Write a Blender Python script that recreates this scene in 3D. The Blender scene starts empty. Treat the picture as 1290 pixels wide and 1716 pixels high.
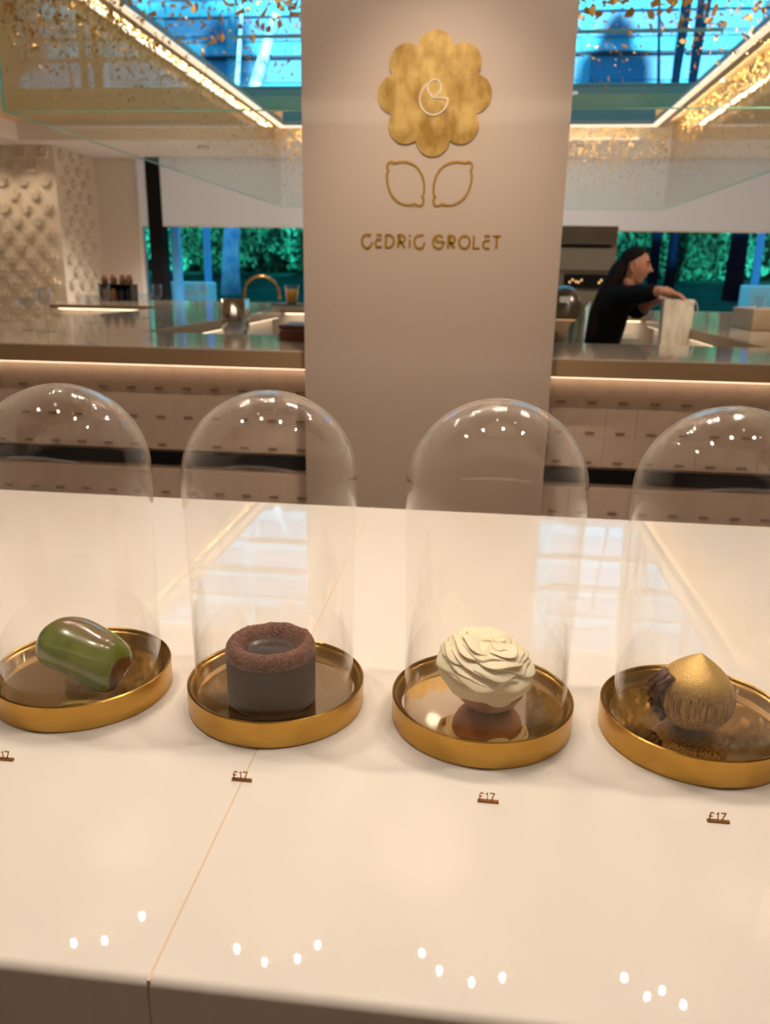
import bpy, bmesh, math, random
from mathutils import Vector, Matrix, Euler, noise
random.seed(7)
S = bpy.context.scene
C = S.collection
PI = math.pi
R = math.radians
# ------------------------------------------------------------------ camera
cam = bpy.data.cameras.new('camera'); co = bpy.data.objects.new('camera', cam); C.objects.link(co)
cam.sensor_fit = 'VERTICAL'; cam.sensor_height = 36.0; cam.lens = 1325.47 / 1716 * 36
cam.clip_start = 0.02; cam.clip_end = 200
co.matrix_world = Matrix.Translation((0, 0, 1.375)) @ Matrix.Rotation(R(6.38), 4, 'Z') @ Matrix.Rotation(R(90 - 16.72), 4, 'X') @ Matrix.Rotation(R(.977), 4, 'Z')
cam.dof.use_dof = True; cam.dof.focus_distance = 0.70; cam.dof.aperture_fstop = 9.0
S.camera = co
S.cycles.transparent_max_bounces = 40
S.cycles.max_bounces = 10
# ------------------------------------------------------------------ world, sun, exposure
S.view_settings.view_transform = 'Standard'; S.view_settings.look = 'None'
S.view_settings.gamma = 1; S.view_settings.exposure = 0.0; S.view_settings.use_curve_mapping = False
w = bpy.data.worlds.new('world'); S.world = w; w.use_nodes = True
bg = w.node_tree.nodes['Background']; bg.inputs[0].default_value = (.16, .62, 1.0, 1); bg.inputs[1].default_value = 1.15

def lamp(kind, name, loc, power, color, aim=None, **kw):
    l = bpy.data.lights.new(name, kind); o = bpy.data.objects.new(name, l); C.objects.link(o)
    l.energy = power; l.color = color; o.location = loc
    for k, v in kw.items(): setattr(l, k, v)
    if aim is not None:
        o.rotation_euler = (Vector(aim) - Vector(loc)).to_track_quat('-Z', 'Y').to_euler()
    return o
WARM = (1.0, .76, .54)
WARM2 = (1.0, .82, .64)
lamp('SUN', 'sun', (0, 0, 20), 13, (.62, .97, 1.0), aim=(0, 10, 18), angle=R(2))
for x_ in (-1.6, 0, 1.5):
    lamp('SPOT', 'bar_front_fill', (x_, .95, 2.62), 26, WARM2, aim=(x_, 2.4, 1.1), spot_size=R(80), spot_blend=1, shadow_soft_size=.01)  # unseen fill spots added to brighten the pillar and bar front
for x_ in (-1.2, -.1, 1.0):
    lamp('SPOT', 'canopy_fill', (x_, 2.15, 2.62), 30, WARM2, aim=(x_, 3.45, 2.45), spot_size=R(120), spot_blend=1, shadow_soft_size=.004)  # added lamps without fixtures, brighten the gold flakes
for x_ in (-4.85, -5.35):
    lamp('SPOT', 'tile_wall_fill', (x_, 8.4, 2.6), 15, WARM2, aim=(x_, 8.80, 1.0), spot_size=R(110), spot_blend=1, shadow_soft_size=.03)  # added lamps grazing the tiles to bring out their relief
lamp('SPOT', 'cabinet_fill', (1.0, 4.7, 2.62), 14, WARM2, aim=(.75, 6.3, 1.4), spot_size=R(70), spot_blend=1, shadow_soft_size=.03)  # added warm lamp, offsets the green cast on the oven cabinet
for i_, x_ in enumerate((-3.0, -1.2, .9, 2.8)):
    lamp('SPOT', 'rear_fill', (x_, 8.9, 2.625), 200, (1, .94, .92), aim=(x_, 8.2, 0), spot_size=R(130), spot_blend=.6, shadow_soft_size=.01)  # added fill lamps for the dim rear of the room and the blinds
for i_, (x_, y_) in enumerate(((-3.4, 5.0), (-3.4, 7.2), (3.0, 5.2), (3.0, 7.2))):
    lamp('SPOT', 'side_fill', (x_, y_, 2.78), 95, WARM2, aim=(x_, y_, 0), spot_size=R(150), spot_blend=1, shadow_soft_size=.03)  # added fill lamps at both sides for general room brightness
lamp('SPOT', 'island_fill', (1.35, 3.1, 2.6), 80, WARM2, aim=(.85, 4.3, 1.25), spot_size=R(80), spot_blend=1, shadow_soft_size=.03)  # added lamp to lift the woman's face and the paper bag

# ------------------------------------------------------------------ materials
def M(name, col, rough=.5, metal=0, coat=0, coat_rough=.05, var=None, vscale=8, bump=0, bscale=60, stretch=None, emit=0, ecol=None, sub=0, trans=0, alpha=None, spec=.5, detail=4, bdist=.002):
    m = bpy.data.materials.new(name); m.use_nodes = True
    nt = m.node_tree; b = nt.nodes['Principled BSDF']
    b.inputs['Base Color'].default_value = (*col, 1); b.inputs['Roughness'].default_value = rough
    b.inputs['Metallic'].default_value = metal; b.inputs['Coat Weight'].default_value = coat
    b.inputs['Coat Roughness'].default_value = coat_rough; b.inputs['Specular IOR Level'].default_value = spec
    b.inputs['Transmission Weight'].default_value = trans
    if sub:
        b.inputs['Subsurface Weight'].default_value = sub; b.inputs['Subsurface Scale'].default_value = .01
    if emit:
        b.inputs['Emission Color'].default_value = (*(ecol or col), 1); b.inputs['Emission Strength'].default_value = emit
    if var or bump:
        tc = nt.nodes.new('ShaderNodeTexCoord'); src = tc.outputs['Object']
        if stretch:
            mp = nt.nodes.new('ShaderNodeMapping'); mp.inputs['Scale'].default_value = stretch
            nt.links.new(src, mp.inputs['Vector']); src = mp.outputs['Vector']
    if var:
        n = nt.nodes.new('ShaderNodeTexNoise'); n.inputs['Scale'].default_value = vscale; n.inputs['Detail'].default_value = detail
        nt.links.new(src, n.inputs['Vector'])
        r = nt.nodes.new('ShaderNodeValToRGB'); r.color_ramp.elements[0].position = .35; r.color_ramp.elements[1].position = .65
        r.color_ramp.elements[0].color = (*col, 1); r.color_ramp.elements[1].color = (*var, 1)
        nt.links.new(n.outputs['Fac'], r.inputs['Fac']); nt.links.new(r.outputs['Color'], b.inputs['Base Color'])
    if bump:
        n = nt.nodes.new('ShaderNodeTexNoise'); n.inputs['Scale'].default_value = bscale; n.inputs['Detail'].default_value = 3
        nt.links.new(src, n.inputs['Vector'])
        bp = nt.nodes.new('ShaderNodeBump'); bp.inputs['Strength'].default_value = bump; bp.inputs['Distance'].default_value = bdist
        nt.links.new(n.outputs['Fac'], bp.inputs['Height']); nt.links.new(bp.outputs['Normal'], b.inputs['Normal'])
    return m

def glass_mat(name, tint=(1, 1, 1), ior=1.5, rough=0.0, gloss=(1, 1, 1)):
    m = bpy.data.materials.new(name); m.use_nodes = True; nt = m.node_tree; N = nt.nodes; L = nt.links
    N.remove(N['Principled BSDF']); out = N['Material Output']
    t = N.new('ShaderNodeBsdfTransparent'); t.inputs[0].default_value = (*tint, 1)
    g = N.new('ShaderNodeBsdfGlossy'); g.inputs['Roughness'].default_value = rough; g.inputs['Color'].default_value = (*gloss, 1)
    geo = N.new('ShaderNodeNewGeometry')
    mr = N.new('ShaderNodeMapRange'); mr.inputs['To Min'].default_value = ior; mr.inputs['To Max'].default_value = 1 / ior
    L.new(geo.outputs['Backfacing'], mr.inputs['Value'])
    f = N.new('ShaderNodeFresnel'); L.new(mr.outputs[0], f.inputs['IOR'])
    mx = N.new('ShaderNodeMixShader'); L.new(f.outputs[0], mx.inputs[0]); L.new(t.outputs[0], mx.inputs[1]); L.new(g.outputs[0], mx.inputs[2])
    L.new(mx.outputs[0], out.inputs['Surface'])
    return m

m_counter = M('polished cream stone', (.76, .695, .62), rough=.45, spec=.2, coat=.6, coat_rough=.008, var=(.78, .72, .65), vscale=3)
m_joint = M('stone joint filler', (.70, .52, .34), rough=.5)
m_front = M('taupe stone edge', (.36, .25, .17), rough=.35)
m_brass = M('brushed brass', (.50, .28, .06), rough=.27, metal=1, var=(.60, .36, .09), vscale=6, stretch=(1, 1, 8), bump=.08, bscale=200)
m_brassin = M('polished brass floor', (.97, .87, .71), rough=.035, metal=1, bump=.02, bscale=30)
m_brasslip = M('dark brass lip', (.50, .30, .09), rough=.3, metal=1)
m_dome = glass_mat('clear blown glass', (.994, .991, .986), 1.34)
m_pane = glass_mat('canopy glass', (.94, .965, .95), 1.22, gloss=(.65, .65, .65))
m_window = glass_mat('window glass', (.92, .98, 1.0), 1.35)
m_drink = glass_mat('drinking glass', (.94, .95, .96), 1.5)
m_edge = M('green glass edge', (.25, .62, .45), rough=.15, emit=0)
m_kiwi = M('green cocoa glaze', (.085, .115, .006), rough=.22, coat=.6, var=(.20, .235, .02), vscale=28, detail=6, bump=.15, bscale=50)
m_kiwibrown = M('brown blush glaze', (.09, .025, .012), rough=.15, coat=.6, var=(.16, .05, .02), vscale=40)
m_choc = M('dark chocolate sponge', (.045, .020, .010), rough=.6, spec=.25, var=(.055, .026, .014), vscale=20)
m_chocrim = M('sugared cocoa rim', (.085, .020, .009), rough=.32, var=(.26, .09, .045), vscale=420, bump=1, bscale=500, bdist=.003)
m_chocgan = M('glossy dark ganache', (.035, .018, .010), rough=.22, coat=.3, bump=.4, bscale=60)
m_cream = M('vanilla cream', (.90, .76, .52), rough=.5, sub=.15, var=(.92, .80, .58), vscale=40, bump=.25, bscale=120)
m_tart = M('baked tart shell', (.33, .13, .045), rough=.5, var=(.45, .20, .08), vscale=50, bump=.3, bscale=90)
m_nut = M('golden nut shell', (.12, .050, .014), rough=.35, metal=.4, var=(.52, .31, .08), vscale=150, stretch=(5, 5, .16), bump=.35, bscale=170)
m_nuttip = M('gold dusted nut tip', (.62, .40, .12), rough=.3, metal=.6, var=(.70, .48, .17), vscale=60)
m_husk = M('chocolate husk', (.10, .035, .022), rough=.5, bump=.5, bscale=90)
m_pillar = M('taupe lacquer', (.47, .375, .305), rough=.4, spec=.3, coat=1.0, coat_rough=.02)
m_leaf = M('rubbed gold leaf', (.25, .135, .014), rough=.5, metal=.3, var=(.47, .31, .09), vscale=30, stretch=(1, 1, .6), detail=10, bump=.4, bscale=120)
m_goldline = M('gold lettering', (.34, .18, .012), rough=.4, metal=.3)
m_mono = M('champagne monogram line', (.62, .55, .44), rough=.5)
m_bar = M('bronze beige lacquer', (.34, .22, .115), rough=.3)
m_bartop = M('glossy bar top', (.64, .52, .39), rough=.06, spec=.8)
m_tile = M('pale relief tile', (.60, .46, .36), rough=.5, var=(.64, .50, .40), vscale=20, bump=.2, bscale=60)
m_tiledark = M('tile slot', (.28, .19, .13), rough=.7)
m_walltile = M('cream relief wall tile', (.66, .56, .42), rough=.45)
m_black = M('black metal', (.006, .006, .007), rough=.7, spec=.15)
m_wall = M('warm plaster', (.66, .58, .50), rough=.8)
m_ceil = M('white ceiling', (.74, .67, .62), rough=.8)
m_tan = M('gold lacquer ceiling', (.62, .43, .20), rough=.4, metal=.05, var=(.66, .47, .24), vscale=5)
m_floor = M('beige stone floor', (.45, .36, .28), rough=.3, var=(.5, .4, .32), vscale=3)
m_frame = M('ceiling frame lacquer', (.40, .33, .24), rough=.5)
m_led = M('led strip diffuser', (1, .85, .68), emit=3.2, ecol=(1, .74, .50))
m_ledsoft = M('ceiling frame led', (1, .85, .68), emit=1.05, ecol=(1, .74, .52))
m_bulb = M('lamp lens', (1, 1, 1), emit=700, ecol=(1, .88, .74))
m_bulb2 = M('spot lens', (1, 1, 1), emit=45, ecol=(1, .90, .78))
m_round = M('downlight lens', (1, 1, 1), emit=3, ecol=(1, .93, .84))
m_linear = M('linear light cover', (1, 1, 1), emit=1.2, ecol=(1, .84, .68))
m_white = M('white lacquer', (.80, .74, .66), rough=.4)
m_flake = M('gold leaf flake', (.58, .37, .12), rough=.38, metal=.5)
m_blind = M('white roller blind', (.80, .86, .98), rough=.9)
m_steel = M('brushed steel', (.62, .58, .52), rough=.16, metal=1)
m_copper = M('gold tap metal', (.80, .48, .16), rough=.2, metal=1)
m_juice = M('orange juice', (.95, .42, .02), rough=.2)
m_cup = M('clear plastic cup', (.80, .68, .52), rough=.3)
m_tray = M('stone tray', (.40, .36, .26), rough=.4)
m_traydark = M('dark tray rim', (.05, .03, .015), rough=.4)
m_redwood = M('dark red wood', (.10, .022, .006), rough=.35, var=(.06, .012, .004), vscale=30)
m_oakblock = M('taupe wood block', (.42, .32, .21), rough=.5, var=(.37, .28, .18), vscale=12)
m_oven = M('bronze steel panel', (.26, .19, .125), rough=.45)
m_ovendark = M('dark bronze panel', (.10, .055, .03), rough=.45)
m_display = M('black display glass', (.01, .01, .01), rough=.1)
m_digit = M('amber display light', (1, .5, .1), emit=1.6, ecol=(1, .55, .2))
m_bag = M('marbled paper bag', (.80, .71, .58), rough=.7, var=(.56, .47, .36), vscale=6, stretch=(4, 4, 1.2), detail=5)
m_skin = M('skin', (.46, .20, .125), rough=.5, sub=.1, var=(.42, .18, .11), vscale=20)
m_hair = M('dark brown hair', (.007, .0035, .003), rough=.7, bump=.3, bscale=80, spec=.12)
m_cloth = M('black knit', (.006, .006, .007), rough=.95, spec=.1)
m_lip = M('lips', (.30, .07, .06), rough=.4)
m_eye = M('dark eyes', (.02, .012, .01), rough=.2)
m_acryl = glass_mat('frosted grey acrylic', (.70, .66, .60), 1.5, .25)
m_towel = M('pale teal cloth', (.35, .66, .66), rough=.9, var=(.60, .76, .74), vscale=20, stretch=(1, 1, 4))
m_label = M('silver label', (.8, .78, .75), rough=.3, metal=.3)
m_jar = M('brown glazed jar', (.16, .07, .03), rough=.3)
m_lid = M('copper lid', (.40, .16, .07), rough=.4, metal=.4)
m_bottle = M('black bottle glass', (.01, .012, .02), rough=.1)
m_lawn = M('lawn grass', (.0015, .040, .030), rough=1, spec=0, var=(.003, .085, .055), vscale=2.5, detail=8)
m_fol = M('foliage coloured sunlit', (.003, .08, .04), rough=.9, spec=.1, var=(.02, .34, .20), vscale=1.8, detail=8)  # sunlight is put into this brighter leaf colour
m_fol2 = M('foliage coloured shaded', (.002, .035, .02), rough=.9, spec=.1, var=(.006, .12, .06), vscale=2)  # darker copy of the leaves, shade is put into the colour
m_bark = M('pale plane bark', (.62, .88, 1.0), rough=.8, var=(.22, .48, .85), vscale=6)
m_barkd = M('dark bark', (.001, .006, .018), rough=1, spec=0)
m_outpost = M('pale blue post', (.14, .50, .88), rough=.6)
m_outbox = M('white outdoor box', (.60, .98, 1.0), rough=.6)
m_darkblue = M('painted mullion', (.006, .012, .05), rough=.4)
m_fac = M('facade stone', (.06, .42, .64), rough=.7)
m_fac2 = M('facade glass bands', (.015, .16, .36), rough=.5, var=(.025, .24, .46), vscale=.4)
m_fac3 = M('facade dark bands', (.003, .02, .06), rough=.6)  # dark colour for every third ledge
m_tag = M('bronze tag', (.30, .13, .04), rough=.3, metal=.6)
m_glasstint = M('seat', (.3, .2, .12))

# ------------------------------------------------------------------ mesh helpers
def mesh_obj(name, bm, mat, parent=None, smooth=False):
    me = bpy.data.meshes.new(name)
    bmesh.ops.recalc_face_normals(bm, faces=bm.faces)
    bm.to_mesh(me); bm.free()
    for mm in (mat if isinstance(mat, (list, tuple)) else [mat]): me.materials.append(mm)
    if smooth:
        for p in me.polygons: p.use_smooth = True
    o = bpy.data.objects.new(name, me); C.objects.link(o)
    if parent: o.parent = parent
    return o
def tag(o, label, cat, group=None, kind=None):
    o['label'] = label; o['category'] = cat
    if group: o['group'] = group
    if kind: o['kind'] = kind
    return o
def empty(name, loc=(0, 0, 0), label=None, cat=None, group=None, rz=0):
    o = bpy.data.objects.new(name, None); C.objects.link(o); o.location = loc; o.rotation_euler[2] = rz; o.empty_display_size = .05
    if label: tag(o, label, cat, group)
    return o
def struct(o): o['kind'] = 'structure'; return o
def box(bm, x0, x1, y0, y1, z0, z1, mi=0, bev=0):
    r = bmesh.ops.create_cube(bm, size=1)
    vs = r['verts']
    for v in vs:
        v.co = Vector(((x0 + x1) / 2 + v.co.x * (x1 - x0), (y0 + y1) / 2 + v.co.y * (y1 - y0), (z0 + z1) / 2 + v.co.z * (z1 - z0)))
    fs = set(f for v in vs for f in v.link_faces)
    for f in fs: f.material_index = mi
    if bev:
        es = list(set(e for v in vs for e in v.link_edges))
        bmesh.ops.bevel(bm, geom=es, offset=bev, segments=2, affect='EDGES', profile=.5)
def bx(name, x0, x1, y0, y1, z0, z1, mat, parent=None, bev=0):
    bm = bmesh.new(); box(bm, x0, x1, y0, y1, z0, z1, 0, bev); return mesh_obj(name, bm, mat, parent)
def lathe(bm, prof, n=48, c=(0, 0, 0), mi=0, close=False):
    rings = []
    for r, z in prof:
        if r < 1e-6: rings.append([bm.verts.new((c[0], c[1], c[2] + z))])
        else: rings.append([bm.verts.new((c[0] + r * math.cos(2 * PI * i / n), c[1] + r * math.sin(2 * PI * i / n), c[2] + z)) for i in range(n)])
    pairs = list(zip(rings[:-1], rings[1:]))
    if close: pairs.append((rings[-1], rings[0]))
    for a, b in pairs:
        for i in range(n):
            j = (i + 1) % n
            if len(a) == 1 and len(b) == 1: continue
            if len(a) == 1: f = bm.faces.new((a[0], b[j], b[i]))
            elif len(b) == 1: f = bm.faces.new((a[i], a[j], b[0]))
            else: f = bm.faces.new((a[i], a[j], b[j], b[i]))
            f.material_index = mi
def lath(name, prof, mat, parent=None, n=48, c=(0, 0, 0), smooth=True, close=False):
    bm = bmesh.new(); lathe(bm, prof, n, c, 0, close); return mesh_obj(name, bm, mat, parent, smooth)
def tube(bm, pts, rad, n=10, mi=0, closed=False):
    pts = [Vector(p) for p in pts]; k = len(pts); rings = []
    for i, p in enumerate(pts):
        if closed: d = pts[(i + 1) % k] - pts[i - 1]
        else: d = pts[min(i + 1, k - 1)] - pts[max(i - 1, 0)]
        d.normalize(); up = Vector((0, 0, 1)) if abs(d.z) < .9 else Vector((0, 1, 0))
        a = d.cross(up).normalized(); b = d.cross(a).normalized(); r = rad[i] if isinstance(rad, (list, tuple)) else rad
        rings.append([bm.verts.new(p + a * r * math.cos(2 * PI * j / n) + b * r * math.sin(2 * PI * j / n)) for j in range(n)])
    m = k if closed else k - 1
    for i in range(m):
        A, B = rings[i], rings[(i + 1) % k]
        for j in range(n):
            f = bm.faces.new((A[j], A[(j + 1) % n], B[(j + 1) % n], B[j])); f.material_index = mi
    if not closed:
        bm.faces.new(rings[0]); bm.faces.new(list(reversed(rings[-1])))
def ribbon(bm, pts, wid, depth, y0, closed=False):
    """flat stroke in the xz plane, width wid, from y0 out to y0-depth"""
    P = [Vector((p[0], p[1])) for p in pts]; k = len(P); ring = []
    for i in range(k):
        if closed: a, b = P[i - 1], P[(i + 1) % k]; d1 = (P[i] - a).normalized(); d2 = (b - P[i]).normalized()
        else:
            d1 = (P[i] - P[max(i - 1, 0)]); d2 = (P[min(i + 1, k - 1)] - P[i])
            if d1.length < 1e-9: d1 = d2
            if d2.length < 1e-9: d2 = d1
            d1 = d1.normalized(); d2 = d2.normalized()
        t = (d1 + d2); t = t.normalized() if t.length > 1e-6 else d1
        n = Vector((-t.y, t.x)); s = wid / 2 / max(.5, abs(n.dot(Vector((-d1.y, d1.x)))))
        q, r = P[i] + n * s, P[i] - n * s
        ring.append([bm.verts.new((q.x, y0 - depth, q.y)), bm.verts.new((r.x, y0 - depth, r.y)), bm.verts.new((r.x, y0, r.y)), bm.verts.new((q.x, y0, q.y))])
    for i in range(k if closed else k - 1):
        A, B = ring[i], ring[(i + 1) % k]
        for j in range(4): bm.faces.new((A[j], A[(j + 1) % 4], B[(j + 1) % 4], B[j]))
    if not closed: bm.faces.new(ring[0]); bm.faces.new(list(reversed(ring[-1])))
def arc(cx, cz, rx, rz, a0, a1, n=14):
    return [(cx + rx * math.cos(R(a0 + (a1 - a0) * i / n)), cz + rz * math.sin(R(a0 + (a1 - a0) * i / n))) for i in range(n + 1)]
def copy_tree(o, parent=None):
    c = o.copy(); C.objects.link(c); c.parent = parent
    for ch in list(o.children):
        copy_tree(ch, c)
    return c

# ------------------------------------------------------------------ room shell
CZ = 2.65
struct(bx('floor', -7, 5.5, -3.5, 9.85, -.12, 0, m_floor))
struct(bx('wall_left', -7.1, -7, -3.5, 9.85, 0, 2.95, m_wall))
struct(bx('wall_right', 5.5, 5.6, -3.5, 9.85, 0, 2.95, m_wall))
struct(bx('wall_front', -7, 5.5, -3.6, -3.5, 0, 2.95, m_wall))
# ceiling: low slab with the big recess
ceil = struct(bx('ceiling', -7, 5.5, -3.5, 2.7, CZ, 2.95, m_ceil))
for a in ((-7, 5.5, 8.5, 9.85, CZ, 2.95), (-7, -4.86, 2.7, 8.5, CZ, 2.95), (4.4, 5.5, 2.7, 8.5, CZ, 2.95)):
    bx('ceiling_slab', *a, m_ceil, ceil)
for x_ in (-3.0, -1.2, .9, 2.8):
    lath('fill_lamp_baffle', [(.058, .08), (.058, -.002), (.066, -.002), (.066, -.040), (.058, -.042), (.052, -.040), (.052, .06)], m_ceil, ceil, 24, (x_, 8.9, CZ))  # baffles added to hide the rear fill lamps from view
# raised gold ceiling with the opening for the added rooflight
OX0, OX1, OY0, OY1 = -2.40, 1.95, 4.35, 7.90
up = [(-4.86, OX0, 2.7, 8.5), (OX1, 4.4, 2.7, 8.5), (OX0, OX1, 2.7, OY0), (OX0, OX1, OY1, 8.5)]
for a in up: bx('raised_panel', *a, 2.82, 2.93, m_tan, ceil)
# added rooflight standing in for a mirror ceiling that reflects the street
win = struct(empty('added_rooflight', (0, 0, 0)))
bx('kerb', OX0 - .05, OX1 + .05, OY1 + .01, OY1 + .10, 2.82, 2.99, m_frame, win)
for y in (OY0 + .02, 5.3, 6.9): bx('glazing_bar', OX0, OX1, y, y + .03, 4.15, 4.18, m_frame, win)
for x in (OX0, -.5, .55, OX1 - .02): bx('glazing_bar', x, x + .02, OY0, OY1, 4.13, 4.16, m_frame, win)
bx('pane', OX0, OX1, OY0, OY1 + .1, 4.185, 4.195, m_window, win)
bx('pane', OX0, OX1, OY1 + .05, OY1 + .06, 2.991, 4.184, m_window, win)
for z in (3.0, 3.42): bx('glazing_bar', OX0, OX1, OY1 + .03, OY1 + .08, z, z + .02, m_frame, win)
for x in (-1.25, .55): bx('glazing_bar', x, x + .02, OY1 + .03, OY1 + .08, 3.02, 4.18, m_frame, win)
for x in (OX0 - .012, OX1): bx('pane', x, x + .01, OY0, OY1 + .04, 2.935, 4.184, m_window, win)
bx('sun_block_wall', OX0 - .05, OX1 + .05, OY0 - .10, OY0 - .001, 2.935, 4.3, m_frame, win)  # unseen solid wall added to keep the sun out of the room
# hanging luminous frame under the raised ceiling
fr = tag(empty('ceiling_light_frame'), 'large rectangular hanging ceiling frame with glowing strips round the stand-in roof opening', 'ceiling light')
FX0, FX1, FY0, FY1 = -1.90, 1.452, 4.15, 7.82
def ringparts(name, off, wdt, z0, z1, mat):
    x0, x1, y0, y1 = FX0 - off, FX1 + off, FY0 - off, FY1 + off
    bx(name, x0 - wdt, x0, y0 - wdt, y1 + wdt, z0, z1, mat, fr); bx(name, x1, x1 + wdt, y0 - wdt, y1 + wdt, z0, z1, mat, fr)
    bx(name, x0, x1, y1, y1 + wdt, z0, z1, mat, fr); bx(name, x0, x1, y0 - wdt, y0, z0, z1, mat, fr)
ringparts('glowing_strip', -.035, .045, 2.652, 2.664, m_ledsoft)
ringparts('frame_side', -.035, .115, 2.665, 2.70, m_frame)
for sg, xa, xb in ((-1, FX0 - .075, OX0 - .02), (1, FX1 + .075, OX1 + .02)):
    bm = bmesh.new(); v = [bm.verts.new(p) for p in ((xa, FY0 - .1, 2.685), (xb, FY0 - .1, 2.819), (xb, FY1 + .1, 2.819), (xa, FY1 + .1, 2.685), (xa, FY0 - .1, 2.70), (xb, FY0 - .1, 2.834), (xb, FY1 + .1, 2.834), (xa, FY1 + .1, 2.70))]
    for f in ((0, 1, 2, 3), (4, 5, 6, 7), (0, 1, 5, 4), (1, 2, 6, 5), (2, 3, 7, 6), (3, 0, 4, 7)): bm.faces.new([v[i] for i in f])
    mesh_obj('flared_cove', bm, m_tan, fr)
bx('cove_closure', FX0, FX1, FY1 + .08, FY1 + .095, 2.70, 2.82, m_frame, fr); bx('cove_closure', FX0, FX1, FY0 - .12, FY0 - .10, 2.70, 2.82, m_frame, fr)
for sx, xx in ((-1, FX0 - .085), (1, FX1 + .085)):
    lamp('AREA', 'cove_light', (xx, (FY0 + FY1) / 2, 2.668), 15, WARM2, aim=(xx + sx * .5, (FY0 + FY1) / 2, 2.73), shape='RECTANGLE', size=FY1 - FY0, size_y=.02)
lamp('AREA', 'cove_light', ((FX0 + FX1) / 2, FY1 + .10, 2.668), 16, WARM2, aim=((FX0 + FX1) / 2, FY1 + .6, 2.72), shape='RECTANGLE', size=FX1 - FX0, size_y=.02)
struct(bx('trim_1', -3, 2.6, -2.15, -2.0, 2.52, 2.64, m_linear))
# downlight in left ceiling
dl = tag(lath('downlight', [(0, 0), (.10, 0), (.105, -.006), (.12, -.006), (.12, .004), (0, .004)], m_round, None, 24), 'small round bright downlight in the ceiling above the tiled wall', 'downlight')
dl.location = (-5.0, 7.4, CZ - .005)

# rear wall with the windows
WY = 9.8
wb = struct(bx('wall_back', -7, 5.5, WY, WY + .15, 0, .98, m_wall))
bx('wall_panel', -7, -4.17, WY, WY + .15, .98, CZ, m_wall, wb)
bx('window_sill', -4.2, 5.5, WY - .25, WY, .96, .99, m_white, wb)
w1 = struct(empty('window_1')); w2 = struct(empty('window_2'))
bx('mullion', -4.01, -3.84, WY - .08, WY + .1, .99, CZ, m_black, w1)
bx('frame', -4.17, -4.12, WY, WY + .08, .99, CZ, m_white, w1)
bx('frame', -3.82, -3.72, WY + .12, WY + .2, .9, 2.2, m_outpost, w1)
bx('pane', -4.12, -.4, WY + .06, WY + .07, .98, CZ, m_window, w1)
bx('blind', -3.84, -.4, WY - .06, WY - .05, 1.90, CZ, m_blind, w1)
bx('blind', -4.12, -4.01, WY - .06, WY - .05, 1.88, CZ, m_blind, w1)
bx('blind_bar', -3.84, -.4, WY - .065, WY - .045, 1.885, 1.90, m_white, w1)
bx('mullion', -.4, -.3, WY - .05, WY + .1, .99, CZ, m_black, w2)
bx('pane', -.3, 5.5, WY + .06, WY + .07, .98, CZ, m_window, w2)
bx('blind', -.3, 5.5, WY - .06, WY - .05, 1.90, CZ, m_blind, w2)
bx('blind_bar', -.3, 5.5, WY - .065, WY - .045, 1.885, 1.90, m_white, w2)

# projecting relief tiled wall at the left
tw = struct(bx('wall_left_tiled', -7, -4.66, 8.83, WY - .001, 0, CZ, m_walltile))
def diamond_mesh(wd, ht):
    bm = bmesh.new(); g = .0005; hw, hh = wd / 2 - g, ht / 2 - g
    def ext(poly, z0, z1, cz=0, mi=0):
        lo = [bm.verts.new((x, -z0, z)) for x, z in poly]; hi = [bm.verts.new((x * .9, -z1, (z - cz) * .9 + cz)) for x, z in poly]
        k = len(poly)
        for i in range(k): bm.faces.new((lo[i], lo[(i + 1) % k], hi[(i + 1) % k], hi[i]))
        bm.faces.new(hi)
    ext([(-hw, 0), (0, -hh), (hw, 0), (0, hh)], 0, .004)
    # relief: three petals fanning up over a curved cup
    for s in (-1, 0, 1):
        cx = s * wd * .17; top = hh * (.50 if s == 0 else .26)
        ext([(cx - wd * .07, -.01), (cx + wd * .07, -.01), (cx + wd * .05 + s * .01, top * .7), (cx + s * .02, top), (cx - wd * .05 + s * .01, top * .7)], .004, .040, .02)
    ext([(-wd * .24, -.018), (-wd * .14, -.05), (wd * .14, -.05), (wd * .24, -.018)], .004, .045, -.03)
    me = bpy.data.meshes.new('relief_tile'); bmesh.ops.recalc_face_normals(bm, faces=bm.faces); bm.to_mesh(me); bm.free(); me.materials.append(m_walltile)
    return me
dm = diamond_mesh(.245, .27)
for r in range(17):
    for c in range(8):
        x = -4.66 - .1225 - c * .245 - (r % 2) * .1225
        if x < -6.3: continue
        o = bpy.data.objects.new('relief_tile', dm); C.objects.link(o); o.parent = tw; o.location = (x, 8.829, .40 + r * .135)
    for c in range(4):
        y = 8.83 + .1225 + c * .245 + (r % 2) * .1225
        if y + .12 > WY: continue
        o = bpy.data.objects.new('relief_tile', dm); C.objects.link(o); o.parent = tw; o.location = (-4.659, y, .40 + r * .135); o.rotation_euler[2] = PI / 2

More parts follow.
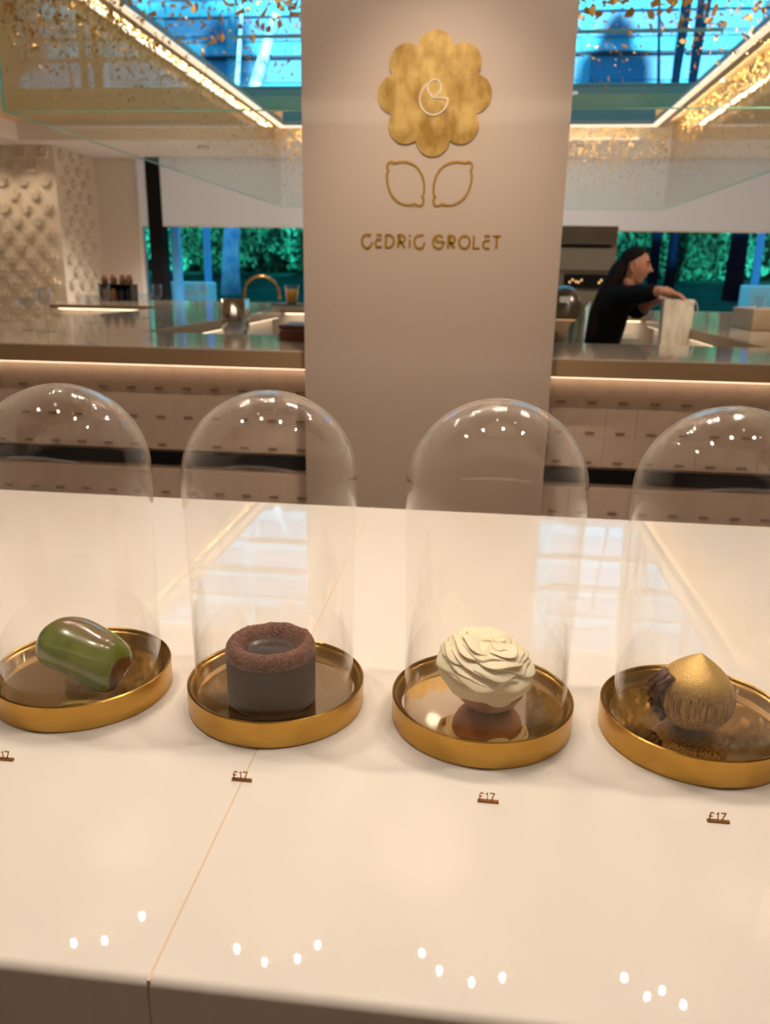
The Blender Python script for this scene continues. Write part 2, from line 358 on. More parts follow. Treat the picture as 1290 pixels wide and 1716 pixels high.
# ------------------------------------------------------------------ display counter
dc = tag(empty('display_counter', (-.1, .8, 0)), 'long polished cream stone display counter carrying the glass cloches', 'counter')
def local(o, par): o.location = -par.location; return o
JX = -.1635
def slab(x0, x1):
    bm = bmesh.new()
    prof = [(.326, .86)] + [(.332 - .006 * math.cos(R(q)), .994 + .006 * math.sin(R(q))) for q in range(0, 91, 9)] + [(1.262, 1.0), (1.268, .996), (1.268, .86)]
    a = [bm.verts.new((x0, y, z)) for y, z in prof]; b = [bm.verts.new((x1, y, z)) for y, z in prof]
    for i in range(len(prof)):
        j = (i + 1) % len(prof); bm.faces.new((a[i], a[j], b[j], b[i]))
    bm.faces.new(a); bm.faces.new(list(reversed(b)))
    for f in bm.faces:
        f.smooth = len(f.verts) == 4 and abs(f.normal.y) > .01 and abs(f.normal.z) > .01
    local(mesh_obj('stone_slab', bm, [m_counter], dc), dc)
slab(-1.6, JX - .0007); slab(JX + .0007, 1.5)
local(bx('joint_strip', JX - .0009, JX + .0009, .3268, 1.267, .861, .9997, m_joint, dc), dc)
for x0, x1 in ((-1.6, JX - .001), (JX + .001, 1.5)):
    local(bx('front_panel', x0, x1, .35, .37, 0, .859, m_front, dc), dc)
local(bx('back_panel', -1.6, 1.5, 1.22, 1.24, 0, .859, m_front, dc), dc)

# ------------------------------------------------------------------ cloches
def cloche(x, y, label, dx=0, dy=0):
    root = empty('cloche', (x, y, 1.0), label, 'cloche', 'glass cloches on brass plates')
    rp = .079
    lath('brass_plate', [(0, 0), (rp - .001, 0), (rp, .001), (rp, .0235), (rp - .0012, .0245), (rp - .0025, .0235), (rp - .0028, .0205), (rp - .006, .0195), (rp - .0075, .012), (0, .012)], m_brass, root, 96, smooth=False)
    lath('inner_lip', [(rp - .0026, .0215), (rp - .0062, .0203), (rp - .0078, .0125), (rp - .0082, .0122)], m_brasslip, root, 96)
    lath('mirror_floor', [(0, .0128), (rp - .0085, .0128), (rp - .0082, .0124), (rp - .0085, .0122), (0, .0122)], m_brassin, root, 96, smooth=False)
    H, r, t = .283, .0735, .0016; prof = []
    rb = .0700
    for i in range(9):
        u = i / 8; prof.append((rb + (r - rb) * u, .0135 + (H - r - .0135) * u))
    for i in range(1, 17):
        a = PI / 2 * i / 16; prof.append((r * math.cos(a) if i < 16 else 0, H - r + r * math.sin(a)))
    inner = []
    for i in range(16, 0, -1):
        a = PI / 2 * i / 16; inner.append(((r - t) * math.cos(a) if i < 16 else 0, H - r + (r - t) * math.sin(a)))
    for i in range(8, -1, -1):
        u = i / 8; inner.append((rb - t + (r - rb) * u, .0135 + (H - r - .0135) * u))
    g = lath('glass_dome', prof + inner + [prof[0]], m_dome, root, 128)
    g.location = (dx, dy, 0)
    return root
cloche(-.350, .6275, 'glass dome on brass plate around the green pistachio-like pastry, cut by the left edge')
cloche(-.167, .630, 'glass dome on brass plate around the tall dark chocolate cake', -.001)
cloche(.0185, .6275, 'glass dome on brass plate around the ruffled vanilla cream pastry', .002)
cloche(.200, .6275, 'glass dome on brass plate around the golden hazelnut pastry, rightmost', .002)
FLZ = 1.0 + .0129

# green capsule pastry
root = empty('green_pastry', (-.332, .600, FLZ), 'glossy green oblong fruit-shaped pastry with brown blush end', 'pastry')
bm = bmesh.new(); n = 40; rings = []
L = .043
def kr(u): return .0262 * (1 - abs(u) ** 4.2) ** .42
for i in range(33):
    u = -1 + 2 * i / 32; ux = math.copysign(abs(u) ** .8, u)
    if i in (0, 32): rings.append([bm.verts.new((ux * L, 0, 0))]); continue
    ring = []
    for j in range(n):
        a = 2 * PI * j / n; rr = kr(ux) * (1 + .035 * math.sin(2 * a + 1) + .03 * math.sin(3 * a + u * 3)) * (1 - .06 * ux)
        rr *= 1 + .03 * noise.noise(Vector((u * 2, math.cos(a) * 1.3, math.sin(a) * 1.3)))
        ring.append(bm.verts.new((ux * L + .002 * math.sin(a * 2), rr * math.cos(a), rr * math.sin(a) + .002 * math.cos(u * 2.5))))
    rings.append(ring)
for A, B in zip(rings[:-1], rings[1:]):
    for j in range(n):
        k = (j + 1) % n
        if len(A) == 1: bm.faces.new((A[0], B[j], B[k]))
        elif len(B) == 1: bm.faces.new((A[j], A[k], B[0]))
        else: bm.faces.new((A[j], A[k], B[k], B[j]))
for f in bm.faces:
    c = f.calc_center_median()
    f.material_index = 1 if (c.x > .0385 + .004 * noise.noise(c * 90)) else 0
body = mesh_obj('pastry_body', bm, [m_kiwi, m_kiwibrown], root, True)
# brown blush along the top via object-space gradient
nt = m_kiwi.node_tree; b = nt.nodes['Principled BSDF']; old = b.inputs['Base Color'].links[0].from_socket
tc = nt.nodes.new('ShaderNodeTexCoord'); sp = nt.nodes.new('ShaderNodeSeparateXYZ'); nt.links.new(tc.outputs['Object'], sp.inputs[0])
nn = nt.nodes.new('ShaderNodeTexNoise'); nn.inputs['Scale'].default_value = 45; nt.links.new(tc.outputs['Object'], nn.inputs['Vector'])
ad = nt.nodes.new('ShaderNodeMath'); ad.operation = 'MULTIPLY_ADD'; ad.inputs[1].default_value = .012; nt.links.new(nn.outputs['Fac'], ad.inputs[0]); nt.links.new(sp.outputs['Z'], ad.inputs[2])
mr = nt.nodes.new('ShaderNodeMapRange'); mr.inputs['From Min'].default_value = .026; mr.inputs['From Max'].default_value = .034; nt.links.new(ad.outputs[0], mr.inputs['Value'])
mx = nt.nodes.new('ShaderNodeMix'); mx.data_type = 'RGBA'; nt.links.new(mr.outputs[0], mx.inputs[0]); nt.links.new(old, mx.inputs[6]); mx.inputs[7].default_value = (.17, .075, .03, 1); nt.links.new(mx.outputs[2], b.inputs['Base Color'])
body.scale = (.97, .97, .97); body.rotation_euler = Euler((0, R(16), R(-12))); body.location = (0, 0, .036)

# chocolate cake
root = empty('chocolate_cake', (-.167, .613, FLZ), 'tall dark brown cylindrical chocolate cake with sugared hollow top', 'cake')
rc, hc = .0385, .057
lath('cake_body', [(0, 0), (rc - .0015, 0), (rc - .0002, .0015), (rc, .006), (rc + .0004, hc - .013)], m_choc, root, 64)
prof = [(rc + .0004, hc - .013), (rc + .0004, hc - .008), (rc - .0004, hc - .004), (rc - .002, hc - .0018), (rc - .0045, hc - .0004), (rc - .0075, hc), (rc - .0095, hc - .0012), (rc - .0120, hc - .004), (rc - .0142, hc - .008), (rc - .0160, hc - .0125), (rc - .018, hc - .0148), (rc - .020, hc - .0150)]
bm = bmesh.new(); lathe(bm, prof, 96)
for v in bm.verts:
    if v.co.z > hc - .0125: v.co += Vector((1, 1, 1)) * 0 + v.co.normalized() * .0011 * noise.noise(v.co * 420) + Vector((0, 0, .0012 * noise.noise(v.co * 90)))
mesh_obj('sugared_rim', bm, m_chocrim, root, True)
lath('ganache_pool', [(rc - .0158, hc - .0115), (rc - .0168, hc - .0098), (rc - .0190, hc - .0093), (rc - .0203, hc - .0112), (rc - .023, hc - .0106), (0, hc - .0108)], m_chocgan, root, 48)

# vanilla cream pastry
root = empty('cream_pastry', (.0195, .6265, FLZ), 'ivory ruffled cream flower pastry on a brown tart base', 'pastry')
bm = bmesh.new()
lathe(bm, [(0, 0), (.013, 0), (.020, .002), (.026, .007), (.030, .014), (.031, .019), (0, .020)], 48)
tb = mesh_obj('tart_base', bm, m_tart, root, True); tb.rotation_euler = Euler((0, R(5), 0)); tb.location = (.003, 0, .0014)
cr = bpy.data.objects.new('cream_flower', bpy.data.meshes.new('cream_flower'))
bm = bmesh.new()
nu, nv = 160, 90
A = Vector((.0415, .0405, .029))
grid = []
rnd = random.Random(5)
# stack of wavy overlapping ruffles: every ruffle line is a wobbling level on the dome
nl = 6.5
for i in range(nv + 1):
    el = -R(38) + (PI / 2 + R(38)) * i / nv
    row = []
    for j in range(nu):
        th = 2 * PI * j / nu
        p = Vector((math.cos(th), math.sin(th), 0))
        wob = .75 * noise.noise(Vector((math.cos(th) * 1.7, math.sin(th) * 1.7, el * 1.1))) + .16 * math.sin(3 * th + el * 4) + .10 * math.sin(7 * th + 5 * el)
        ph = (math.sin(el) + .62) / 1.62 * nl + wob * (1 - .4 * max(0, math.sin(el))) + th / (2 * PI)
        s = ph - math.floor(ph)
        saw = (s / .15 if s < .15 else 1 - (s - .15) / .85)   # lip juts out at bottom edge then slopes in
        k = (.885 + .125 * saw ** .8) * (1 + .035 * noise.noise(Vector((math.cos(th) * 2.5, math.sin(th) * 2.5, ph * .7))))
        top = 1 - .10 * max(0, math.sin(el)) ** 8
        row.append(bm.verts.new((A.x * math.cos(el) * math.cos(th) * k, A.y * math.cos(el) * math.sin(th) * k, A.z * math.sin(el) * k * top)))
    grid.append(row)
for i in range(nv):
    for j in range(nu):
        bm.faces.new((grid[i][j], grid[i][(j + 1) % nu], grid[i + 1][(j + 1) % nu], grid[i + 1][j]))
bm.faces.new(grid[0]); bm.faces.new(grid[-1])
cm = mesh_obj('cream_flower', bm, m_cream, root, True); cm.location = (0, 0, .0375); cm.rotation_euler = Euler((R(6), R(9), R(20)))
C.objects.unlink(cr) if cr.name in C.objects else None
bpy.data.objects.remove(cr)
# separate ruffle petals wrapped on the dome
def petal(th0, span, el0, hgt, out, seed):
    bm = bmesh.new(); n1, n2 = 18, 6; rr = random.Random(seed); ph = rr.random() * 6
    lay = []
    for side in (0, 1):
        g = []
        for a in range(n1 + 1):
            u = a / n1; th = th0 + (u - .5) * span; edge = math.sin(PI * u) ** .55
            col = []
            for bb in range(n2 + 1):
                v = bb / n2
                el = el0 + hgt * (v - .5) * (.35 + .65 * edge) + .05 * math.sin(3 * u * PI + ph)
                k = .93 + out * (1 - v) * edge + .010 * math.sin(5 * u * PI + ph) * (1 - v) - (.0 if side == 0 else .05) - .10 * v * v - .09 * (1 - edge)
                col.append(bm.verts.new((A.x * math.cos(el) * math.cos(th) * k, A.y * math.cos(el) * math.sin(th) * k, A.z * math.sin(el) * k)))
            g.append(col)
        lay.append(g)
        for a in range(n1):
            for bb in range(n2): bm.faces.new((g[a][bb], g[a + 1][bb], g[a + 1][bb + 1], g[a][bb + 1]))
    for a in range(n1):
        bm.faces.new((lay[0][a][0], lay[0][a + 1][0], lay[1][a + 1][0], lay[1][a][0]))
        bm.faces.new((lay[0][a][-1], lay[0][a + 1][-1], lay[1][a + 1][-1], lay[1][a][-1]))
    for bb in range(n2):
        for a in (0, n1): bm.faces.new((lay[0][a][bb], lay[0][a][bb + 1], lay[1][a][bb + 1], lay[1][a][bb]))
    o = mesh_obj('cream_petal', bm, m_cream, root, True); o.location = cm.location; o.rotation_euler = cm.rotation_euler
    sm = o.modifiers.new('smooth', 'SUBSURF'); sm.levels = 1; sm.render_levels = 1
k = 0
for lv, (el, cnt, span, hg) in enumerate(((-22, 5, 98, 30), (-4, 6, 84, 28), (14, 6, 84, 26), (31, 5, 92, 24), (48, 4, 110, 22), (65, 3, 130, 20))):
    for q in range(cnt):
        petal(2 * PI * (q + .5 * (lv % 2) + .13 * rnd.random()) / cnt, R(span), R(el + rnd.uniform(-3, 3)), R(hg), .13 + .05 * rnd.random(), k); k += 1

# golden hazelnut pastry
root = empty('hazelnut_pastry', (.1930, .617, FLZ), 'pointed golden hazelnut-shaped pastry with streaked shell and dark husk', 'pastry')
bm = bmesh.new(); prof = []
hn = .066
for i in range(41):
    u = i / 40; z = hn * u
    r = .0325 * math.sin(PI * min(1, (u * .93) ** .82)) ** .62 if u < .5 else .0325 * (math.cos((u - .5) / .5 * PI / 2) ** .80) * (1 - .10 * math.sin((u - .5) * 2 * PI)) 
    if u < .5: r = .0325 * math.sqrt(max(0, 1 - ((.5 - u) / .5) ** 2.3))
    if u >= .42: r = .0325 * (1 - ((u - .42) / .58) ** 2.15)
    else: r = .0325 * math.sqrt(max(0, 1 - ((.42 - u) / .42) ** 2.3))
    prof.append((max(r, 0), z))
prof[0] = (0, 0); prof[-1] = (0, hn)
lathe(bm, prof, 96)
for v in bm.verts:
    u = v.co.z / hn; a = math.atan2(v.co.y, v.co.x)
    if 0 < u < .72: 
        k = 1 + .012 * noise.noise(Vector((math.cos(a) * 14, math.sin(a) * 14, u * 2.5))) * min(1, (.72 - u) * 6)
        v.co.x *= k; v.co.y *= k
nb = mesh_obj('nut_shell', bm, [m_nut], root, True)
nt = m_nut.node_tree; b = nt.nodes['Principled BSDF']; old = b.inputs['Base Color'].links[0].from_socket
tc = nt.nodes.new('ShaderNodeTexCoord'); sp = nt.nodes.new('ShaderNodeSeparateXYZ'); nt.links.new(tc.outputs['Object'], sp.inputs[0])
nn = nt.nodes.new('ShaderNodeTexNoise'); nn.inputs['Scale'].default_value = 120; nt.links.new(tc.outputs['Object'], nn.inputs['Vector'])
ad = nt.nodes.new('ShaderNodeMath'); ad.operation = 'MULTIPLY_ADD'; ad.inputs[1].default_value = .012; nt.links.new(nn.outputs['Fac'], ad.inputs[0]); nt.links.new(sp.outputs['Z'], ad.inputs[2])
mr = nt.nodes.new('ShaderNodeMapRange'); mr.inputs['From Min'].default_value = .042; mr.inputs['From Max'].default_value = .054; nt.links.new(ad.outputs[0], mr.inputs['Value'])
mx = nt.nodes.new('ShaderNodeMix'); mx.data_type = 'RGBA'; nt.links.new(mr.outputs[0], mx.inputs[0]); nt.links.new(old, mx.inputs[6]); mx.inputs[7].default_value = (.66, .42, .12, 1); nt.links.new(mx.outputs[2], b.inputs['Base Color'])
nb.rotation_euler = Euler((R(-4), R(3), 0))
bm = bmesh.new()
for i, (a, w0) in enumerate(((172, .016), (186, .017), (200, .016))):
    pts = []
    for t in range(9):
        u = .16 + .60 * t / 8; z = hn * u
        r = .0325 * (math.sqrt(max(0, 1 - ((.5 - u) / .5) ** 2.3)) if u < .5 else 1 - max(0, (u - .42) / .58) ** 2.15) + .0012
        pts.append((r * math.cos(R(a + 5 * math.sin(t))), r * math.sin(R(a + 5 * math.sin(t))), z))
    tube(bm, pts, [.0022 + .0020 * math.sin(PI * (t + 1) / 10) for t in range(9)], 8)
for v in bm.verts: v.co += Vector((noise.noise(v.co * 200), noise.noise(v.co * 170 + Vector((3, 1, 2))), noise.noise(v.co * 210 + Vector((9, 1, 5))))) * .0016
mesh_obj('chocolate_husk', bm, m_husk, root, True)

# price tags
def price_tag(x, label):
    root = empty('price_tag', (x, .508, 1.0), label, 'price tag', 'small bronze £17 price tags on the counter')
    bx('tag_bar', -.0078, .0078, -.0012, .0012, 0, .0018, m_tag, root)
    def dig(strokes, nm, ox):
        bm = bmesh.new()
        for s in strokes: ribbon(bm, [(ox + a * .0034, .0016 + b_ * .0062) for a, b_ in s], .0007, .0008, .0004)
        mesh_obj(nm, bm, m_tag, root)
    dig([[(.95, .8), (.8, .97), (.5, 1), (.25, .8), (.25, .15), (.05, 0), (1, 0)], [(0, .5), (.75, .5)]], 'pound_sign', -.0070)
    dig([[(.2, .8), (.55, 1), (.55, 0)]], 'digit_one', -.0025)
    dig([[(0, 1), (1, 1), (.4, 0)]], 'digit_seven', .0010)
for x, l in ((-.358, 'tiny bronze £17 price tag in front of the green pastry'), (-.164, 'tiny bronze £17 price tag on the counter joint before the chocolate cake'), (.024, 'tiny bronze £17 price tag in front of the cream pastry'), (.189, 'tiny bronze £17 price tag in front of the golden hazelnut pastry')):
    price_tag(x, l)

# ------------------------------------------------------------------ pillar with emblem
PY = 2.32
pl = tag(empty('pillar', (-.1465, 2.6, 0)), 'tall taupe square pillar with gold flower emblem and lettering', 'pillar')
local(bx('shaft', -.505, .212, PY, 2.95, 0, 2.82, m_pillar, pl), pl)
cx, cz = -.147, 1.8325
pts = []
Rr, rr = .104, .0475
for i in range(8 * 16):
    a = 2 * PI * i / 128; d = ((a + PI / 8) % (PI / 4)) - PI / 8
    pts.append((cx + (Rr * math.cos(d) + math.sqrt(rr ** 2 - (Rr * math.sin(d)) ** 2)) * math.cos(a) * .995, cz + (Rr * math.cos(d) + math.sqrt(rr ** 2 - (Rr * math.sin(d)) ** 2)) * math.sin(a)))
bm = bmesh.new()
f_ = [bm.verts.new((x, PY - .004, z)) for x, z in pts]; b_ = [bm.verts.new((x, PY, z)) for x, z in pts]
bm.faces.new(f_)
for i in range(len(pts)): bm.faces.new((f_[i], f_[(i + 1) % len(pts)], b_[(i + 1) % len(pts)], b_[i]))
local(mesh_obj('flower_emblem', bm, m_leaf, pl), pl)
bm = bmesh.new()
q = lambda u, v: (cx + (u - 613) * .000586, cz - (v - 422) * .000586)
c1 = q(612, 440); r1 = 62 * .000586
ribbon(bm, arc(c1[0], c1[1], r1 * 1.02, r1 * 1.08, 115, 360, 30) + [q(602, 434)] + arc(*q(613, 395), 30 * .000586, 32 * .000586, 250, -85, 26), .0034, .0022, PY - .004)
local(mesh_obj('monogram', bm, m_mono, pl), pl)
lem = [(445, 707), (470, 702), (500, 704), (530, 716), (552, 735), (568, 760), (577, 790), (580, 820), (577, 845), (569, 853), (577, 862), (578, 878), (570, 890), (556, 893), (544, 887), (534, 883), (515, 890), (490, 889), (462, 878), (438, 860), (420, 835), (409, 805), (404, 775), (405, 752), (412, 742), (405, 732), (404, 716), (412, 705), (426, 702), (437, 709)]
for s in (0, 1):
    bm = bmesh.new(); P = [q(u if s == 0 else 1202 - u, v) for u, v in lem]
    ribbon(bm, P, .0056, .002, PY, closed=True)
    local(mesh_obj('lemon_outline', bm, m_goldline, pl), pl)
def letter(nm, u0, u1, strokes, wd=.0062):
    bm = bmesh.new(); x0 = -.338 + (u0 - 79) * .000335; x1 = -.338 + (u1 - 79) * .000335; zb, zt = 1.4465, 1.4815
    for s in strokes: ribbon(bm, [(x0 + (x1 - x0) * a, zb + (zt - zb) * b_) for a, b_ in s], wd, .0018, PY)
    local(mesh_obj('letter_' + nm, bm, m_goldline, pl), pl)
def A_(cx, cy, rx, ry, a0, a1, n=16): return arc(cx, cy, rx, ry, a0, a1, n)
Cs = [A_(.5, .5, .45, .47, 65, 350, 22), [(.5, .97), (.85, .97)]]
Es = [[(.15, .97), (1, .97)], [(.3, .62), (.95, .62)], A_(.55, .33, .5, .30, 100, 300, 12), [(.7, .03), (.95, .03)]]
Rs = [[(.1, 0), (.1, 1)], [(.1, .97), (.5, .97)] + A_(.5, .68, .45, .28, 85, -90, 10) + [(.2, .40)], [(.35, .8), (.35, .35)], [(.45, .42), (.95, 0)]]
letter('c', 75, 172, [A_(.5, .47, .44, .50, 95, 355, 22), [(.45, .97), (.85, .97)]])
letter('e', 192, 250, Es); letter('d', 275, 355, [[(.1, 0), (.1, 1)], [(.1, .97), (.4, .97)] + A_(.4, .5, .52, .47, 88, -88, 16) + [(.1, .03)]])
letter('r', 380, 445, Rs); letter('i', 470, 495, [[(.5, 0), (.5, .62)], [(.5, .84), (.5, 1.0)]])
letter('c', 515, 612, [A_(.5, .47, .44, .50, 95, 355, 22), [(.45, .97), (.85, .97)]])
letter('g', 670, 772, [A_(.5, .48, .44, .49, 40, 365, 26), [(.94, .5), (.40, .5), (.28, .62), (.36, .76)]])
letter('r', 795, 860, Rs); letter('o', 885, 985, [A_(.5, .5, .44, .47, 0, 360, 30)])
letter('l', 1005, 1060, [[(.1, 1), (.1, .04), (1, .04)]]); letter('e', 1085, 1145, Es)
letter('t', 1165, 1232, [[(0, .96), (1, .96)], [(.5, .96), (.5, 0)]])

# ------------------------------------------------------------------ bar island
bar = tag(empty('bar_counter', (-.3, 4, 0)), 'large U-shaped bar counter with glossy top and pale relief tile front behind the display', 'bar counter')
def bpart(nm, x0, x1, y0, y1, z0, z1, mat, bev=0): return local(bx(nm, x0, x1, y0, y1, z0, z1, mat, bar, bev), bar)
BT = 1.15
XL, XR, XI, XJ = -2.0, 1.75, -1.27, 1.01
# near arm, split round the pillar
for x0, x1 in ((XL, -.506), (.213, XR)):
    bpart('bar_top', x0, x1, 2.375, 2.96, BT - .004, BT, m_bartop)
    bpart('bar_fascia', x0, x1, 2.37, 2.955, 1.096, BT - .0045, m_bar)
    bpart('carcass', x0, x1, 2.48, 2.92, 0, 1.09, m_tile)
    bpart('led_strip', x0, x1, 2.44, 2.455, 1.086, 1.094, m_led)
bpart('bar_top', -.506, .213, 2.951, 2.96, BT - .05, BT, m_bar)
for x0, x1 in ((XL, XI), (XJ, XR)):
    bpart('bar_top', x0, x1, 2.961, 5.149, BT - .004, BT, m_bartop)
    bpart('bar_fascia', x0, x1, 2.961, 5.149, 1.10, BT - .0045, m_bar)
    bpart('carcass', x0 + .06, x1 - .06, 2.961, 5.149, 0, 1.099, m_white)
bpart('bar_top', -2.85, 2.4, 5.15, 6.25, BT - .004, BT, m_bartop)
bpart('bar_fascia', -2.85, 2.4, 5.15, 6.25, 1.125, BT - .0045, m_bar)
bpart('carcass', -2.8, 2.35, 5.21, 6.2, 0, 1.124, m_white)
bpart('led_strip', XI + .02, XJ - .02, 5.17, 5.19, 1.118, 1.1245, m_led)
bpart('led_strip', -2.8, XL - .02, 5.17, 5.19, 1.118, 1.1245, m_led)
bpart('led_strip', XI - .04, XI - .02, 2.98, 5.13, 1.093, 1.0995, m_led)
bpart('led_strip', XJ + .02, XJ + .04, 2.98, 5.13, 1.093, 1.0995, m_led)
# lower work bench inside the island
bpart('work_bench', XI + .07, XJ - .07, 4.85, 5.2, 1.01, 1.04, m_tray)
bpart('work_bench', XI + .07, XJ - .07, 2.97, 3.75, .96, 1.0, m_white)
bpart('bench_front', XI + .07, XJ - .07, 4.88, 4.90, 0, 1.009, m_white)
# relief tiles on the customer side
tms = []
def tile_mesh():
    bm = bmesh.new(); a = .0463
    prof = [(-a, -a), (a, -a), (a, a), (-a, a)]
    box(bm, -a, a, -.012, 0, -a, a, 0, .0007)
    # shallow raised lens and a dark slot at its foot
    vs = [bm.verts.new((.036 * math.cos(2 * PI * i / 12), -.01205, .004 + .030 * math.sin(2 * PI * i / 12))) for i in range(12)]
    vt = [bm.verts.new((.026 * math.cos(2 * PI * i / 12), -.0128, .004 + .021 * math.sin(2 * PI * i / 12))) for i in range(12)]
    for i in range(12): bm.faces.new((vs[i], vs[(i + 1) % 12], vt[(i + 1) % 12], vt[i]))
    bm.faces.new(vt)
    box(bm, -.014, .014, -.0165, -.011, -.034, -.028, 1)
    me = bpy.data.meshes.new('relief_tile'); bmesh.ops.recalc_face_normals(bm, faces=bm.faces); bm.to_mesh(me); bm.free()
    me.materials.append(m_tile); me.materials.append(m_tiledark); return me
tm = tile_mesh()
rows = [1.048, .955, .862, .700, .607]
for rz in rows:
    for i in range(14):
        x = -.506 - .048 - i * .093
        if x - .046 < XL: break
        o = bpy.data.objects.new('relief_tile', tm); C.objects.link(o); o.parent = bar; o.location = Vector((x, 2.479, rz - .006)) - bar.location
    for i in range(15):
        x = .213 + .048 + i * .093
        if x + .046 > XR: break
        o = bpy.data.objects.new('relief_tile', tm); C.objects.link(o); o.parent = bar; o.location = Vector((x, 2.479, rz - .006)) - bar.location
for x0, x1 in ((XL, -.506), (.213, XR)):
    bpart('painted_shade_strip', x0, x1, 2.470, 2.4795, .755, .800, m_black)  # black strip holds the shade of the toe recess in its colour
    bpart('lower_plinth', x0, x1, 2.468, 2.4795, .3, .555, m_tile)

# ------------------------------------------------------------------ glass canopy with gold flakes
GX0, GX1, GY0, GY1, GZ0, GZ1 = -2.02, 1.69, 3.45, 8.25, 2.005, 2.815
cn = tag(empty('glass_canopy', (0, 0, 0)), 'huge hanging glass canopy over the bar scattered with gold leaf flakes', 'canopy')
t = .012
for nm, a in (('front_pane', (GX0, GX1, GY0, GY0 + t, GZ0, GZ1)), ('rear_pane', (GX0, GX1, GY1 - t, GY1, GZ0, GZ1)),
              ('side_pane', (GX0, GX0 + t, GY0 + t, GY1 - t, GZ0, GZ1)), ('side_pane', (GX1 - t, GX1, GY0 + t, GY1 - t, GZ0, GZ1))):
    bx(nm, *a, m_pane, cn)
e = .004
for a in ((GX0, GX1, GY0, GY0 + t, GZ0 - e, GZ0 - .0005), (GX0, GX0 + t, GY0 + t, GY1, GZ0 - e, GZ0 - .0005), (GX1 - t, GX1, GY0 + t, GY1, GZ0 - e, GZ0 - .0005), (GX0 + t, GX1 - t, GY1 - t, GY1, GZ0 - e, GZ0 - .0005),
          (GX0 - .007, GX0 - .0005, GY0 - .002, GY0 + t, GZ0, GZ1)):
    bx('glass_edge', *a, m_edge, cn)
fr_ = random.Random(11)
def flake_geo(n, r, rr):
    """irregular curled flake: top ring + bottom ring"""
    an = sorted(rr.uniform(0, 2 * PI) for _ in range(n)); sx = rr.uniform(.55, 1.0); pts = []
    for a in an:
        k = rr.uniform(.55, 1.1); pts.append((r * k * math.cos(a) * sx, r * k * math.sin(a)))
    return pts
def flake_verts(pts, curl, th):
    return [(x, -curl * (x * x + z * z) + .3 * curl * x * z - th, z) for x, z in pts], [(x, -curl * (x * x + z * z) + .3 * curl * x * z, z) for x, z in pts]
fms = []
for i in range(12):
    rr = random.Random(100 + i); pts = flake_geo(7, 1.0, rr); a, b_ = flake_verts(pts, .5, .12)
    me = bpy.data.meshes.new('gold_flake'); k = len(a)
    me.from_pydata(a + b_, [], [list(range(k)), [k + k - 1 - j for j in range(k)]] + [(j, (j + 1) % k, k + (j + 1) % k, k + j) for j in range(k)]); me.materials.append(m_flake); fms.append(me)
for i in range(300):
    u = fr_.random() ** .62
    z = 2.12 + u * .30 if fr_.random() < .75 else 2.05 + fr_.random() * .36
    x = fr_.uniform(GX0 + .03, .98)
    if -.62 < x < .33 and fr_.random() < .9:
        x = fr_.choice((fr_.uniform(-1.3, -.62), fr_.uniform(.3, .98)))
    s = (.005 + .019 * max(0, (z - 2.08) / .4)) * fr_.uniform(.6, 1.4)
    o = bpy.data.objects.new('gold_flake', fr_.choice(fms)); C.objects.link(o); o.parent = cn
    o.location = (x, GY0 - .003 - .6 * s, z); o.scale = (s, s, s * fr_.choice((1, 1, 1.6))); o.rotation_euler = Euler((fr_.uniform(-.5, .5), fr_.uniform(0, 6.28), fr_.uniform(-.5, .5)))
V, F = [], []
def add_flake(P, nrm, r):
    k = fr_.choice((4, 5, 6)); pts = flake_geo(k, r, fr_); a, b_ = flake_verts(pts, .35 / r, r * .15)
    rot = Euler((fr_.uniform(-.5, .5), fr_.uniform(0, 6.28), fr_.uniform(-.5, .5))).to_matrix()
    m = Matrix(((1, 0, 0), (0, 1, 0), (0, 0, 1))) if nrm == 'y' else Matrix.Rotation(PI / 2, 3, 'Z')
    base = len(V)
    for p in a + b_: V.append(tuple(P + m @ (rot @ Vector(p))))
    F.append([base + j for j in range(k)]); F.append([base + k + k - 1 - j for j in range(k)])
    for j in range(k): F.append((base + j, base + (j + 1) % k, base + k + (j + 1) % k, base + k + j))
H_ = GZ1 - GZ0
def hz(p): return GZ0 + .02 + (H_ - .05) * fr_.random() ** p
for i in range(7500): 
    z = hz(.55); add_flake(Vector((fr_.uniform(GX0, GX1), GY0 - .008, z)), 'y', (.0035 + .013 * (z - GZ0) / H_) * fr_.uniform(.6, 1.3))
for i in range(5200):
    z = hz(.6); add_flake(Vector((fr_.uniform(GX0 + .03, GX1 - .03), GY1 - .025, z)), 'y', (.006 + .012 * (z - GZ0) / H_) * fr_.uniform(.5, 1.3))
for i in range(3800):
    for x in (GX0 + .025, GX1 - .025):
        z = hz(.55); add_flake(Vector((x, fr_.uniform(GY0 + .05, GY1 - .05), z)), 'x', (.005 + .013 * (z - GZ0) / H_) * fr_.uniform(.5, 1.3))
for i in range(4200): 
    z = fr_.uniform(2.45, 2.80); add_flake(Vector((fr_.uniform(GX0, GX1), GY0 - .010, z)), 'y', .016 * fr_.uniform(.6, 1.4))
me = bpy.data.meshes.new('small_gold_flakes'); me.from_pydata(V, [], F); me.materials.append(m_flake)
o = bpy.data.objects.new('small_gold_flakes', me); C.objects.link(o); o.parent = cn; o['kind'] = 'stuff'

